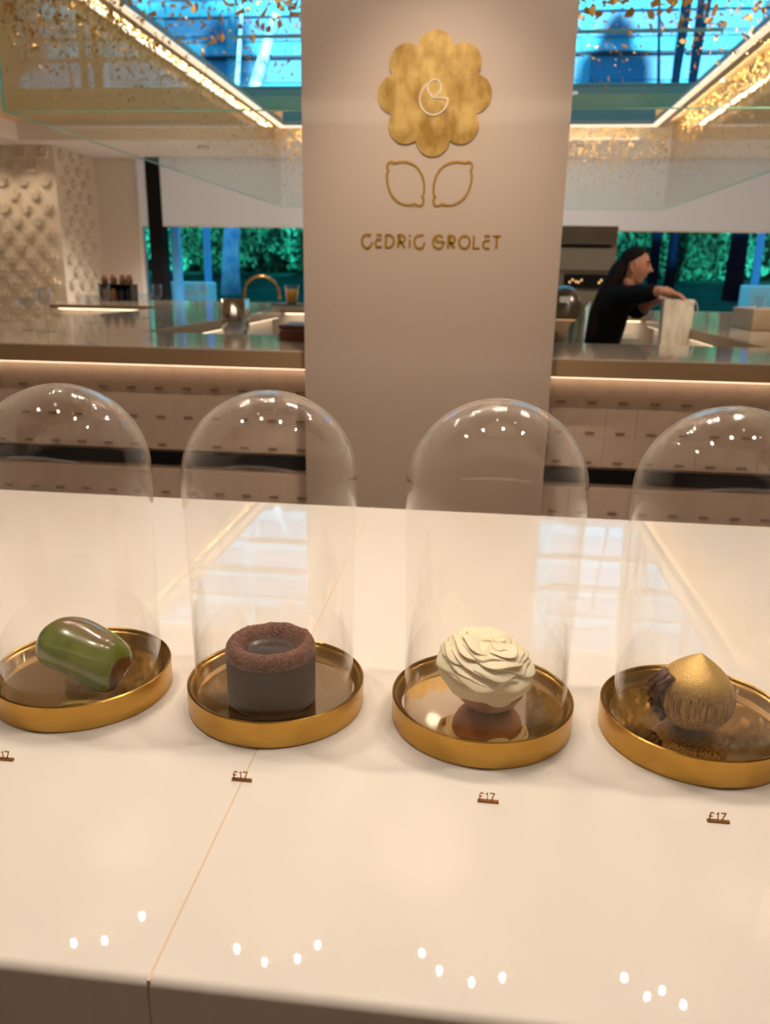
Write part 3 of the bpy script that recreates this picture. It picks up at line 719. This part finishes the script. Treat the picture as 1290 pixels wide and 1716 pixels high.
# ------------------------------------------------------------------ ceiling spotlights over the display counter
clusters = [[(-1.14, 1.82), (-1.05, 1.84), (-.976, 1.948)], [(-.64, 1.863), (-.544, 1.828), (-.45, 1.853), (-.398, 1.911)],
            [(-.079, 1.922), (-.023, 1.865), (.073, 1.838), (.162, 1.867)], [(.52, 1.912), (.574, 1.857), (.622, 1.883), (.671, 1.842)]]
lab = ['cluster of three tiny ceiling spotlights, leftmost above the counter', 'cluster of four ceiling spotlights left of the pillar', 'cluster of four ceiling spotlights in front of the pillar', 'cluster of four ceiling spotlights right of the pillar']
for cl, lb in zip(clusters, lab):
    mxx = sum(p[0] for p in cl) / len(cl); sfx = empty('spotlight_cluster', (mxx, 1.87, CZ), lb, 'spotlight', 'spotlight clusters in the ceiling')
    bx('mounting_plate', -.19, .19, -.07, .10, -.008, 0, m_white, sfx)
    for (x, y) in cl:
        lath('lamp_head', [(0, -.009), (.028, -.009), (.030, -.05), (.026, -.05), (.020, -.03), (0, -.03)], m_black, sfx, 20, (x - mxx, y - 1.87, 0))
        lath('lamp_lens', [(0, -.046), (.006, -.046), (.007, -.042), (0, -.042)], m_bulb, sfx, 16, (x - mxx, y - 1.87, 0))
    for (x, y) in cl: lamp('SPOT', 'spotlight_beam', (x, y, CZ - .055), 3.5, WARM2, aim=(x * .8 - .05, .70, 1.0), spot_size=R(95), spot_blend=1, shadow_soft_size=.006)
for x, lb in ((-.85, 'single ceiling spotlight above the counter, far left'), (-.36, 'single ceiling spotlight above the counter, between the left cloches'), (.10, 'single ceiling spotlight above the counter, over the cream pastry'), (.57, 'single ceiling spotlight above the counter, far right')):
    o = empty('counter_spotlight', (x, .70, CZ), lb, 'spotlight', 'single ceiling spotlights above the counter')
    lath('lamp_head', [(0, 0), (.032, 0), (.034, -.045), (.030, -.045), (.022, -.025), (0, -.025)], m_black, o, 24)
    lath('lamp_lens', [(0, -.046), (.036, -.046), (.036, -.044), (0, -.044)], m_bulb2, o, 16)
    lamp('SPOT', 'counter_beam', (x, .70, CZ - .052), 26, (1, .86, .71), aim=(x * .85, .72, 1.0), spot_size=R(110), spot_blend=1, shadow_soft_size=.03)
lamp('SPOT', 'pillar_spotlight', (-.12, 1.45, CZ - .06), 66, WARM2, aim=(-.14, 2.32, 1.50), spot_size=R(46), spot_blend=1, shadow_soft_size=.03)

# ------------------------------------------------------------------ things on the bar
def goblet(kind, px, label):
    x, y = px
    names = {'coupe': [(0, 0), (.030, 0), (.030, .002), (.004, .006), (.003, .07), (.010, .078), (.028, .092), (.034, .118), (.0335, .118), (.027, .094), (.008, .082), (0, .080)],
             'flute': [(0, 0), (.028, 0), (.028, .002), (.004, .006), (.003, .085), (.014, .095), (.023, .108), (.0235, .160), (.0225, .160), (.0215, .110), (.012, .099), (0, .096)]}[kind]
    o = empty('wine_glass' if kind == 'coupe' else 'tall_wine_glass', (x, y, BT), label, 'glass', 'wine glasses along the left arm of the bar')
    lath('bowl', names[4:] if False else names[4:], m_drink, o, 24)
    lath('stem', names[:5], m_drink, o, 24)
    return o
goblet('coupe', (-1.70, 2.91), 'wide wine glass at the far left in front of the tiled wall')
goblet('flute', (-1.60, 2.86), 'tall narrow wine glass beside the wide one before the tiled wall')
goblet('coupe', (-1.694, 3.393), 'wide coupe glass below the brown jars')
goblet('flute', (-1.632, 3.419), 'tall glass beside the coupe below the brown jars')
goblet('coupe', (-1.624, 3.839), 'wide coupe glass left of the black mullion foot')
goblet('flute', (-1.573, 3.862), 'tall glass in front of the black mullion foot')
goblet('coupe', (-1.696, 4.641), 'wide coupe glass before the pale blue box outside')
goblet('flute', (-1.686, 4.86), 'small tall glass right of coupe, before the pale blue box outside')

o = empty('ice_bucket', (-.995, 3.25, 1.0), 'polished steel ice bucket with rounded foot behind the bar edge', 'bucket')
lath('bucket_body', [(0, .085), (.018, .09), (.038, .105), (.047, .125), (.050, .140), (.056, .146), (.058, .27), (.056, .27), (.054, .15), (.04, .12), (0, .10)], m_steel, o, 40)
lath('bucket_foot', [(0, 0), (.045, 0), (.045, .006), (.012, .02), (.012, .086), (0, .0865)], m_steel, o, 32)
o = empty('tap', (-1.005, 3.42, 1.0), 'gold gooseneck tap arching above the steel ice bucket', 'tap')
bm = bmesh.new(); P = [(0, 0, 0), (0, 0, .15), (0, 0, .27)] + [(.077 - .077 * math.cos(R(a)), 0, .285 + .075 * math.sin(R(a))) for a in range(0, 181, 12)] + [(.156, 0, .265)]
tube(bm, P, .0065, 12); mesh_obj('spout', bm, m_copper, o, True)
lath('tap_base', [(0, 0), (.02, 0), (.02, .01), (.01, .015), (0, .015)], m_copper, o)
o = empty('tray_stack', (-1.26, 5.30, BT), 'stack of stone-coloured trays under the orange juice cup', 'tray'); o.location = (-1.20, 5.32, BT)
# stack stands on the back counter
bx('tray', -.15, .20, -.12, .12, .0, .010, m_tray, o); bx('tray', -.15, .20, -.12, .12, .012, .022, m_tray, o); bx('dark_tray', -.15, .20, -.12, .12, .024, .030, m_traydark, o)
o = empty('juice_cup', (-1.235, 5.30, BT + .030), 'clear plastic cup of orange juice on the tray stack', 'cup')
lath('cup_wall', [(0, 0), (.034, 0), (.049, .115), (.051, .118), (.047, .118), (.046, .112), (.032, .002), (0, .002)], m_drink, o, 28)
lath('juice', [(0, .003), (.031, .003), (.0435, .092), (0, .092)], m_juice, o, 28)
o = empty('wooden_box', (-.60, 2.79, BT), 'dark red wooden box on the bar against the pillar', 'box')
bx('box_body', -.075, .06, -.09, .09, 0, .040, m_redwood, o, .003); bx('box_lid', -.077, .062, -.092, .092, .041, .055, m_redwood, o, .003)
o = empty('black_tongs', (-.80, 3.35, 1.0), 'black utensil lying on a small dark stand behind the bar', 'utensil')
lath('stand', [(0, 0), (.05, 0), (.05, .01), (.012, .02), (.012, .10), (.055, .108), (.055, .114), (0, .114)], m_traydark, o, 24); bx('handle', -.04, .05, -.012, .012, .114, .13, m_black, o, .004)

# jar rack at the left end of the back counter
o = empty('jar_rack', (-2.72, 5.95, BT), 'dark tiered rack at the left end of the back counter', 'rack')
bx('shelf', -.14, .12, -.06, .06, .118, .124, m_traydark, o)
for sx in (-.135, .115): bx('side', sx, sx + .006, -.06, .06, 0, .118, m_traydark, o)
bx('back', -.135, .12, .055, .06, 0, .118, m_black, o)
def jar(x, z, k, lb, r=.030, h=.06):
    j = empty('jar', (-2.72 + x, 5.93, BT + z), lb, 'jar', 'small brown jars on the dark rack')
    lath('jar_body', [(0, 0), (r * .8, 0), (r, .01), (r, h * .75), (r * .7, h), (0, h)], m_jar, j, 20); lath('jar_lid', [(0, h + .0005), (r * .72, h + .0005), (r * .8, h + .01), (r * .5, h + .02), (0, h + .022)], m_lid, j, 20)
for x, l in ((-.10, 'small brown jar, left on top of the rack'), (-.03, 'small brown jar, second from left on top of the rack'), (.04, 'small brown jar, second from right on top of the rack'), (.095, 'small brown jar, right on top of the rack')): jar(x, .1245, 0, l, .026, .05)
for x, l in ((-.095, 'brown jar at the left inside the rack'), (-.035, 'brown jar beside the left one inside the rack')): jar(x, .0005, 0, l, .028, .07)
for x, l in ((.03, 'black bottle in the middle of the rack'), (.085, 'black bottle at the right of the rack')):
    j = tag(lath('bottle', [(0, 0), (.024, 0), (.025, .005), (.025, .07), (.009, .09), (.009, .11), (0, .11)], m_bottle, None, 20), l, 'bottle', 'bottles in the rack'); j.location = (-2.72 + x, 5.93, BT + .0005)
o = None
# cabinets of the oven column on the right
ov = tag(empty('oven_cabinet', (.60, 6.8, 0)), 'tall bronze oven cabinet with dark upper band left of the woman', 'cabinet')
def op(nm, x0, x1, y0, y1, z0, z1, mat): return local(bx(nm, x0, x1, y0, y1, z0, z1, mat, ov), ov)
op('cabinet_body', .2, .985, 6.33, 6.9, 0, 1.74, m_oven); op('upper_panel', .2, .975, 6.30, 6.329, 1.612, 1.74, m_ovendark)
op('black_slot', .2, .94, 6.31, 6.329, 1.592, 1.606, m_black); op('middle_panel', .2, .975, 6.30, 6.329, 1.43, 1.585, m_oven)
op('display_panel', .62, .97, 6.30, 6.329, 1.30, 1.40, m_display); op('lower_panel', .2, .975, 6.305, 6.329, .9, 1.28, m_oven)
for i, (a, b_) in enumerate(((.655, 1.335), (.675, 1.352), (.70, 1.34), (.72, 1.335), (.74, 1.35), (.87, 1.335), (.885, 1.352), (.90, 1.338))):
    op('display_light', a, a + .010, 6.297, 6.2995, b_, b_ + .014, m_digit)
# acrylic hood and cloth left of the woman
o = empty('acrylic_hood', (.375, 3.75, 1.0), 'rounded clear acrylic hood with silver label between pillar and woman', 'hood')
lath('hood_shell', [(.10, 0), (.10, .20)] + [(.10 * math.cos(R(a)), .20 + .14 * math.sin(R(a))) for a in range(10, 90, 10)] + [(0, .34)] + [(.098 * math.cos(R(a)), .20 + .138 * math.sin(R(a))) for a in range(80, 0, -10)] + [(.098, .20), (.098, 0)], m_acryl, o, 40, close=True)
bx('silver_label', -.03, .01, -.106, -.101, .27, .295, m_label, o)
ba = tag(lath('copper_ball', [(0, 0)] + [(.022 * math.sin(R(a)), .022 - .022 * math.cos(R(a))) for a in range(15, 180, 15)] + [(0, .044)], m_copper, None, 20), 'small copper ball under the acrylic hood beside the pillar', 'ball'); ba.location = (.355, 3.72, 1.10)
st = tag(lath('ball_stand', [(0, 0), (.03, 0), (.03, .005), (.006, .01), (.006, .096), (.015, .10), (0, .0999)], m_traydark, None, 20), 'small dark stand holding the copper ball', 'stand'); st.location = (.355, 3.72, 1.0)
bm = bmesh.new(); g = []
for side in (0, 1):
    lay = []
    for i in range(15):
        u = i / 14; row = []
        for j in range(15):
            v = j / 14; row.append(bm.verts.new((.055 + .09 * u + .02 * v, .012 * math.sin(u * 15) + (.006 * side), .002 + .27 * v * (.55 + .45 * u))))
        lay.append(row)
    g.append(lay)
    for i in range(14):
        for j in range(14): bm.faces.new((lay[i][j], lay[i + 1][j], lay[i + 1][j + 1], lay[i][j + 1]))
for i in range(14):
    for a, b_ in ((0, None),):
        bm.faces.new((g[0][i][0], g[0][i + 1][0], g[1][i + 1][0], g[1][i][0])); bm.faces.new((g[0][i][14], g[0][i + 1][14], g[1][i + 1][14], g[1][i][14]))
        bm.faces.new((g[0][0][i], g[0][0][i + 1], g[1][0][i + 1], g[1][0][i])); bm.faces.new((g[0][14][i], g[0][14][i + 1], g[1][14][i + 1], g[1][14][i]))
o = tag(mesh_obj('folded_cloth', bm, m_towel, None, True), 'pale teal pleated cloth standing behind the acrylic hood next to the woman', 'cloth'); o.location = (.345, 3.70 + .18, 1.0)
# carrier bag
o = empty('paper_bag', (.945, 4.07, 1.0), 'cream marbled paper bag under the woman\'s hands', 'bag')
bm = bmesh.new()
pr = []
for zz, sx in ((0, .066), (.02, .066), (.15, .069), (.283, .070)):
    pr.append([bm.verts.new((x * sx, y * .035 * (1 if abs(x) == 1 else .75), zz)) for x, y in ((-1, -1), (1, -1), (1, 0), (1, 1), (-1, 1), (-1, 0))])
for A1, B1 in zip(pr[:-1], pr[1:]):
    for i in range(6): bm.faces.new((A1[i], A1[(i + 1) % 6], B1[(i + 1) % 6], B1[i]))
bm.faces.new(pr[0])
bm.faces.new(list(reversed([bm.verts.new((v.co.x * .98, v.co.y * .98, .26)) for v in pr[-1]])))
mesh_obj('bag_body', bm, m_bag, o)
bm = bmesh.new(); tube(bm, [(.03, -.038, .25), (.045, -.045, .285), (.075, -.05, .27), (.085, -.045, .235), (.080, -.04, .21)], .002, 6); mesh_obj('bag_handle', bm, m_white, o, True)
# extra work bench under bag (island)
bpart('work_bench', .80, XJ - .075, 3.76, 4.25, .96, .999, m_white)
# wood blocks on right arm
for k, (x0, x1, l) in enumerate(((1.27, 1.395, 'taupe wooden block on the right bar arm, the left of two'), (1.397, 1.56, 'taupe wooden block on the right bar arm, the right of two'))):
    o = tag(bx('wooden_block', x0, x1, 3.98, 4.30, BT + .001, BT + .098, m_oakblock, None, .004), l, 'block', 'taupe wooden blocks on the right bar arm')
for x, l in ((1.33, 'short tumbler on the wooden block, nearer the woman'), (1.41, 'short tumbler on the wooden block, further right')):
    o = tag(lath('tumbler', [(0, 0), (.022, 0), (.026, .055), (.025, .055), (.021, .006), (0, .005)], m_drink, None, 24), l, 'glass', 'short tumblers on the wooden blocks'); o.location = (x, 4.10, BT + .0985)

# ------------------------------------------------------------------ the woman
per = empty('person', (.72, 4.5, 0), 'woman in a black jumper with long dark hair leaning over a paper bag', 'person')
def skin(name, chains, mat, parent=per, sub=2):
    """chains: list of lists of (x,y,z,r); shared points are merged"""
    me = bpy.data.meshes.new(name); vs, es, rs, idx = [], [], [], {}
    for ch in chains:
        prev = None
        for (x, y, z, r) in ch:
            k = (round(x, 4), round(y, 4), round(z, 4))
            if k not in idx: idx[k] = len(vs); vs.append((x - per.location.x, y - per.location.y, z)); rs.append(r)
            if prev is not None and prev != idx[k]: es.append((prev, idx[k]))
            prev = idx[k]
    me.from_pydata(vs, es, []); o = bpy.data.objects.new(name, me); C.objects.link(o)
    md = o.modifiers.new('skin', 'SKIN'); md.use_smooth_shade = True
    for i, r in enumerate(rs):
        sv = me.skin_vertices[0].data[i]; sv.radius = (r, r) if not isinstance(r, tuple) else r
        sv.use_root = (i == 0)
    sb = o.modifiers.new('sub', 'SUBSURF'); sb.levels = sub; sb.render_levels = sub
    bpy.context.view_layer.update()
    dg = bpy.context.evaluated_depsgraph_get(); nm = bpy.data.meshes.new_from_object(o.evaluated_get(dg))
    bpy.data.objects.remove(o); nm.materials.clear(); nm.materials.append(mat)
    for p in nm.polygons: p.use_smooth = True
    q_ = bpy.data.objects.new(name, nm); C.objects.link(q_); q_.parent = parent; return q_
pel = (.66, 4.52, .86, .115)
sp1 = (.655, 4.52, 1.0, .098); sp2 = (.675, 4.50, 1.14, .11); ch = (.70, 4.48, 1.255, .105); nk = (.745, 4.46, 1.335, .05); hd = (.785, 4.45, 1.40, .05)
shN = (.715, 4.345, 1.285, .052); elN = (.79, 4.18, 1.30, .043); wrN = (.865, 4.08, 1.322, .024)
shF = (.76, 4.60, 1.285, .05); elF = (.84, 4.50, 1.20, .038); wrF = (.885, 4.30, 1.275, .024)
def hand(w, d, up, seed):
    """palm and five fingers from the wrist w along d"""
    w = Vector(w[:3]); d = Vector(d).normalized(); up = Vector(up); side = d.cross(up).normalized(); up = side.cross(d).normalized()
    palm = w + d * .045; out = [[(*w, .022), (*(w + d * .02), .023), (*palm, .024)]]
    for k, (s, ln) in enumerate(((-.027, .062), (-.009, .072), (.009, .068), (.026, .054))):
        b0 = palm + side * s * .8 + d * .012; p1 = b0 + d * ln * .45 + side * s * .2; p2 = p1 + d * ln * .3 - up * ln * .15; p3 = p2 + d * ln * .18 - up * ln * .22
        out.append([(*palm, .024), (*b0, .0105), (*p1, .0085), (*p2, .0078), (*p3, .0065)])
    tb_ = w + d * .025 - side * .022; t1 = tb_ - side * .022 + d * .02 - up * .008; t2 = t1 + d * .026 - up * .012
    out.append([(*(w + d * .02), .023), (*tb_, .012), (*t1, .0095), (*t2, .008)])
    return out
hN = hand(wrN, (.10, -.02, -.022), (0, 0, 1), 1); hF = hand(wrF, (.09, -.16, .0), (0, 0, 1), 2)
legs = [[pel, (.66, 4.43, .80, .085), (.67, 4.42, .46, .055), (.66, 4.42, .09, .036), (.72, 4.41, .035, .035), (.80, 4.41, .03, .025)], [pel, (.66, 4.61, .80, .085), (.67, 4.62, .46, .055), (.66, 4.62, .09, .036), (.72, 4.62, .035, .035), (.80, 4.62, .03, .025)]]
body = skin('body', [[pel, sp1, sp2, ch, nk, hd], [ch, shN, elN, wrN], [ch, shF, elF, wrF]] + [[(*p[:3], p[3]) for p in c] for c in hN + hF] + legs, m_skin)
def sc(p, k): return (*p[:3], p[3] * k)
slN = Vector(elN[:3]).lerp(Vector(wrN[:3]), .86); slF = Vector(elF[:3]).lerp(Vector(wrF[:3]), .45)
skin('jumper', [[sc(pel, 1.12), sc(sp1, 1.12), sc(sp2, 1.10), sc(ch, 1.12), (.735, 4.463, 1.315, .062)], [sc(ch, 1.12), sc(shN, 1.16), sc(elN, 1.22), (*slN, .036)], [sc(ch, 1.12), sc(shF, 1.16), sc(elF, 1.22), (*slF, .036)]], m_cloth)
skin('trousers', [[sc(pel, 1.08)] + [sc(p, 1.14) for p in l[1:4]] for l in legs], m_cloth)
# head, facing +x, slightly turned down
bm = bmesh.new(); bmesh.ops.create_uvsphere(bm, u_segments=64, v_segments=48, radius=1)
def gs(v, c, s): return math.exp(-sum(((v[i] - c[i]) / s[i]) ** 2 for i in range(3)))
for v in bm.verts:
    p = v.co.copy(); X, Y, Z = p
    q_ = Vector((X * .090, Y * .072, Z * .108))
    if X > 0 and Z < 0: q_.y *= 1 - .28 * min(1, -Z) ; q_.x *= 1 - .06 * (-Z)
    if Z < -.2 and X < 0: q_.x *= 1 - .35 * min(1, (-Z - .2))
    q_.x += .0045 * gs(p, (.95, 0, .24), (.4, .5, .10))            # brow
    q_.x += .025 * gs(p, (1, 0, -.10), (.5, .13, .11)) + .010 * gs(p, (1, 0, .05), (.5, .11, .17))   # nose
    q_.x -= .008 * (gs(p, (.9, .33, .10), (.4, .16, .10)) + gs(p, (.9, -.33, .10), (.4, .16, .10)))  # eye sockets
    q_.x += .009 * gs(p, (.88, 0, -.40), (.4, .26, .045)) + .009 * gs(p, (.85, 0, -.50), (.4, .24, .045))   # lips
    q_.x -= .004 * gs(p, (.88, 0, -.45), (.4, .3, .02))
    q_.x += .016 * gs(p, (.6, 0, -.80), (.45, .35, .16))             # chin
    q_.y += .004 * gs(p, (.7, .6, -.15), (.3, .3, .2)) - .004 * gs(p, (.7, -.6, -.15), (.3, .3, .2))
    v.co = q_
hc_ = Vector((.790, 4.45, 1.437)) - per.location
hrot = Euler((0, R(8), R(-4)))
K = .86
head = mesh_obj('head', bm, m_skin, per, True); head.location = hc_; head.rotation_euler = hrot; head.scale = (K, K, K)
from mathutils.bvhtree import BVHTree
hb_ = BVHTree.FromPolygons([v.co.copy() for v in head.data.vertices], [tuple(p.vertices) for p in head.data.polygons])
def fx(y, z):   # front surface x
    h_ = hb_.ray_cast(Vector((.3, y, z)), Vector((-1, 0, 0)))[0]; return h_.x
def sy(x, z, sd):
    h_ = hb_.ray_cast(Vector((x, sd * .3, z)), Vector((0, -sd, 0)))[0]; return h_.y
for sd in (-1, 1):
    bm = bmesh.new(); bmesh.ops.create_uvsphere(bm, u_segments=20, v_segments=14, radius=1)
    for v in bm.verts:
        X, Y, Z = v.co; v.co = Vector((X * .021 * (1 + .25 * Z), Y * .010, Z * .036))
        if (X / .6) ** 2 + (Z / .65) ** 2 < 1 and Y * sd > 0: v.co.y -= sd * .009
    o = mesh_obj('ear', bm, m_skin, head, True); o.location = (-.012, sy(-.012, -.005, sd) + sd * .007, -.005); o.rotation_euler = (0, R(-10), sd * R(14))
    ye = sd * .032; xe = fx(ye, .014)
    bm = bmesh.new(); bmesh.ops.create_uvsphere(bm, u_segments=16, v_segments=12, radius=.0145); o = mesh_obj('eye', bm, m_eye, head, True); o.location = (xe - .004, ye, .014); o.scale = (.8, 1.1, .55)
    bm = bmesh.new(); tube(bm, [(fx(sd * a, z) + .001, sd * a, z) for a, z in ((.014, .030), (.026, .036), (.040, .036), (.052, .029))], [.0026, .0048, .0042, .002], 8); mesh_obj('eyebrow', bm, m_hair, head, True)
    bm = bmesh.new(); bmesh.ops.create_uvsphere(bm, u_segments=10, v_segments=8, radius=.004); o = mesh_obj('earring', bm, m_label, head, True); o.location = (-.006, sy(-.012, -.005, sd) + sd * .011, -.034)
bm = bmesh.new(); tube(bm, [(fx(a, -.0465) + .0005, a, -.0465) for a in (-.024, -.014, 0, .014, .024)], [.0015, .0046, .0052, .0046, .0015], 8); mesh_obj('lips', bm, m_lip, head, True)
bm = bmesh.new(); bmesh.ops.create_uvsphere(bm, u_segments=48, v_segments=36, radius=1)
dl_ = []
for v in bm.verts:
    X, Y, Z = v.co; lim = .52 - 1.15 * (Z - .25) if Z > .25 else .50 - .9 * (.25 - Z) * 1.4
    hairline = X < (.66 if Z > .72 else max(-.36, .50 - (.72 - Z) * 1.25))
    k = 1.0 + .035 * noise.noise(Vector((X * 3, Y * 8, Z * 8)))
    if not hairline or (Z < -.55): dl_.append(v)
    v.co = Vector((X * .1 * k - .003, Y * .079 * k, Z * .116 * k + .002))
bmesh.ops.delete(bm, geom=dl_, context='VERTS')
bmesh.ops.solidify(bm, geom=list(bm.faces), thickness=.004)
mesh_obj('hair_cap', bm, m_hair, head, True)
skin('ponytail', [[(.745, 4.44, 1.46, .05), (.71, 4.43, 1.41, .050), (.68, 4.42, 1.35, .050), (.645, 4.41, 1.28, .048), (.615, 4.41, 1.20, .042), (.60, 4.41, 1.12, .034), (.59, 4.41, 1.05, .02)]], m_hair)
bm = bmesh.new(); wv = Vector(wrN[:3]) - per.location
tube(bm, [wv + Vector((.022, .024 * math.cos(2 * PI * i / 16), .024 * math.sin(2 * PI * i / 16) - .004)) for i in range(16)], .003, 8, closed=True)
mesh_obj('bracelet', bm, m_copper, per, True)

# ------------------------------------------------------------------ outdoors
def gz(y): return .75 + (.0 if y < 10 else min(1, (y - 10) / 9)) * .62
bm = bmesh.new(); ys = [10.0, 11, 12, 13, 14, 15, 16, 17, 18, 19, 24, 45]
ra = [[bm.verts.new((x, y, gz(y) + .03 * noise.noise(Vector((x * .4, y * .4, 0))))) for x in range(-30, 31, 2)] for y in ys]
for A1, B1 in zip(ra[:-1], ra[1:]):
    for q_ in range(30): bm.faces.new((A1[q_], A1[q_ + 1], B1[q_ + 1], B1[q_]))
struct(mesh_obj('floor_lawn', bm, m_lawn, None, True))
def foliage(name, c, rad, n, size, mat, seed, parent=None, flat=1):
    rr = random.Random(seed); V, F = [], []
    for i in range(n):
        a = rr.uniform(0, 2 * PI); u = rr.uniform(-1, 1); k = rr.uniform(.35, 1) ** .5
        k *= 1 + .25 * noise.noise(Vector((math.cos(a) * 2 + seed, math.sin(a) * 2, u * 2)))
        P = Vector((c[0] + rad[0] * k * math.sqrt(1 - u * u) * math.cos(a), c[1] + rad[1] * k * math.sqrt(1 - u * u) * math.sin(a), c[2] + rad[2] * k * u))
        m = Euler((rr.uniform(0, 6), rr.uniform(0, 6), rr.uniform(0, 6))).to_matrix(); s = size * rr.uniform(.5, 1.3); b0 = len(V)
        for x, y, z in ((-1, 0, .0), (0, -.5, .12), (1, 0, 0), (0, .5, .12)): V.append(tuple(P + m @ Vector((x * s, y * s, z * s))))
        F.append((b0, b0 + 1, b0 + 2, b0 + 3))
    me = bpy.data.meshes.new(name); me.from_pydata(V, [], F); me.materials.append(mat)
    o = bpy.data.objects.new(name, me); C.objects.link(o)
    if parent: o.parent = parent
    return o
def tree(x, y, r, h, mat, label, lean=0, fork=False, crown=(2.6, 2.4, 1.8), seed=1, cz=None, fm=None):
    t_ = empty('tree', (x, y, gz(y)), label, 'tree', 'trees outside the windows')
    bm = bmesh.new(); tube(bm, [(lean * u * u, 0, h * u - .05 * (u == 0)) for u in (0, .15, .3, .5, .7, 1)], [r * 1.35, r * 1.08, r, r * .92, r * .85, r * .6], 12)
    mesh_obj('trunk', bm, mat, t_, True)
    for k, (dx, dz) in enumerate(((-.5, .5), (.6, .42), (.3, .65))):
        if fork or k == 2:
            bm = bmesh.new(); tube(bm, [(lean * .1, 0, h * .28 * (1 + k * .2)), (dx * .4, .1, h * dz * .9), (dx, .2, h * (dz + .4))], [r * .5, r * .4, r * .2], 8); mesh_obj('branch', bm, mat, t_, True)
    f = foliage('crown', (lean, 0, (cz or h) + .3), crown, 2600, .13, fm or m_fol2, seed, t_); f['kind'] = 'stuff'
    return t_
tree(-4.23, 13.6, .13, 4.2, m_bark, 'pale blue-barked leaning tree nearest the left window', lean=.9, fork=False, seed=2, cz=7.4)
tree(2.9, 14.5, .07, 7.0, m_barkd, 'slim forked dark tree behind the woman', fork=True, seed=3, cz=8.0, lean=.1, crown=(.5, .5, .9))
tree(3.62, 16.5, .08, 7.6, m_barkd, 'slim straight dark tree in the middle of the right window', seed=4, cz=8.4, crown=(.5, .5, .9))
tree(4.15, 14.2, .125, 7.0, m_barkd, 'thick dark-trunked tree at the right of the right window', seed=5, cz=8.0, crown=(.6, .6, 1.0))
tree(-9.6, 16, .16, 7.5, m_barkd, 'dark-trunked tree at the left of the left window', seed=6, cz=8.4, fork=True)
tree(-9.5, 21, .18, 6.8, m_barkd, 'tall tree seen through the stand-in roof opening at its left', seed=7, cz=7.6, crown=(1.7, .9, 1.3))
tree(11.5, 20.2, .18, 6.6, m_barkd, 'tall tree seen through the stand-in roof opening on the right of the pillar', seed=8, cz=8.0, crown=(1.3, 1.3, 1.4))
bl = [(-9, 17, 1.3, 1.1), (-7.2, 19, 1.5, 1.5), (-5.6, 17.5, 1.4, 1.35), (-3.9, 19, 1.6, 1.5), (-2.4, 17.3, 1.3, 1.2), (-.8, 19, 1.5, 1.4), (1.0, 18, 1.5, 1.3), (2.6, 20, 1.5, 1.5), (4.2, 18.6, 1.4, 1.2), (5.8, 20, 1.6, 1.5), (7.4, 19, 1.5, 1.4), (9.2, 20, 1.6, 1.5)]
for i, (x, y, r, h) in enumerate(bl):
    lb = 'leafy green shrub in the row beyond the lawn, %s' % ('leftmost of the twelve', 'second from the left end', 'third from the left end', 'fourth from the left end', 'fifth from the left end', 'just left of the pillar', 'just right of the pillar', 'fifth from the right end', 'fourth from the right end', 'third from the right end', 'second from the right end', 'rightmost of the twelve')[i]
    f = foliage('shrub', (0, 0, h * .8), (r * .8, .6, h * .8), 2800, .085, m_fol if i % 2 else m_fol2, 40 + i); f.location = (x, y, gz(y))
    tag(f, lb, 'shrub', 'shrubs in the row behind the lawn')
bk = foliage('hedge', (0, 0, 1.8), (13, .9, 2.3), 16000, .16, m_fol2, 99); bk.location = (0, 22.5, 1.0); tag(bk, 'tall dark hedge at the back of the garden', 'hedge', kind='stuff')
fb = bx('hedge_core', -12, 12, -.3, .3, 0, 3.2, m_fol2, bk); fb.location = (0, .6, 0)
o = tag(bx('outdoor_box', -4.24, -3.62, 10.6, 11.0, .7, 1.235, m_outbox, None, .02), 'bright pale blue box outside, beside the black mullion', 'box', 'pale boxes outside the windows')
o = tag(bx('outdoor_box', 3.30, 4.0, 10.6, 11.0, .7, 1.32, m_outbox, None, .02), 'bright pale blue box outside at the right edge', 'box', 'pale boxes outside the windows')
o = tag(bx('outdoor_post', -3.80, -3.72, 10.7, 10.78, .35, 3.2, m_outpost), 'thin pale blue post outside above the left box', 'post', 'posts outside the windows'); o.location = (0, .35, 0)
o = tag(bx('outdoor_post', -.04, .04, -.04, .04, 0, 3.0, m_outpost), 'thin blue post outside at the right edge', 'post', 'posts outside the windows'); o.location = (3.50, 11.1, .78)
# added building, stands in for the blue reflections of the mirror ceiling
bd = tag(empty('building', (0, 27, 0)), 'pale blue banded building standing in for the street reflected in the mirror ceiling', 'building')
bx('wall', -20, 16, 0, .5, .35, 16, m_fac, bd)
for i in range(9):
    z = 3.6 + i * 1.15
    bx('window_band', -20, 16, -.08, -.002, z, z + .62, m_fac2, bd)
    bx('ledge', -20, 16, -.22, -.002, z + .66, z + .74, m_fac3 if i % 3 == 0 else m_fac, bd)
for i in range(13): bx('pilaster', -19 + i * 2.7, -18.7 + i * 2.7, -.16, -.002, .35, 16, m_fac, bd)
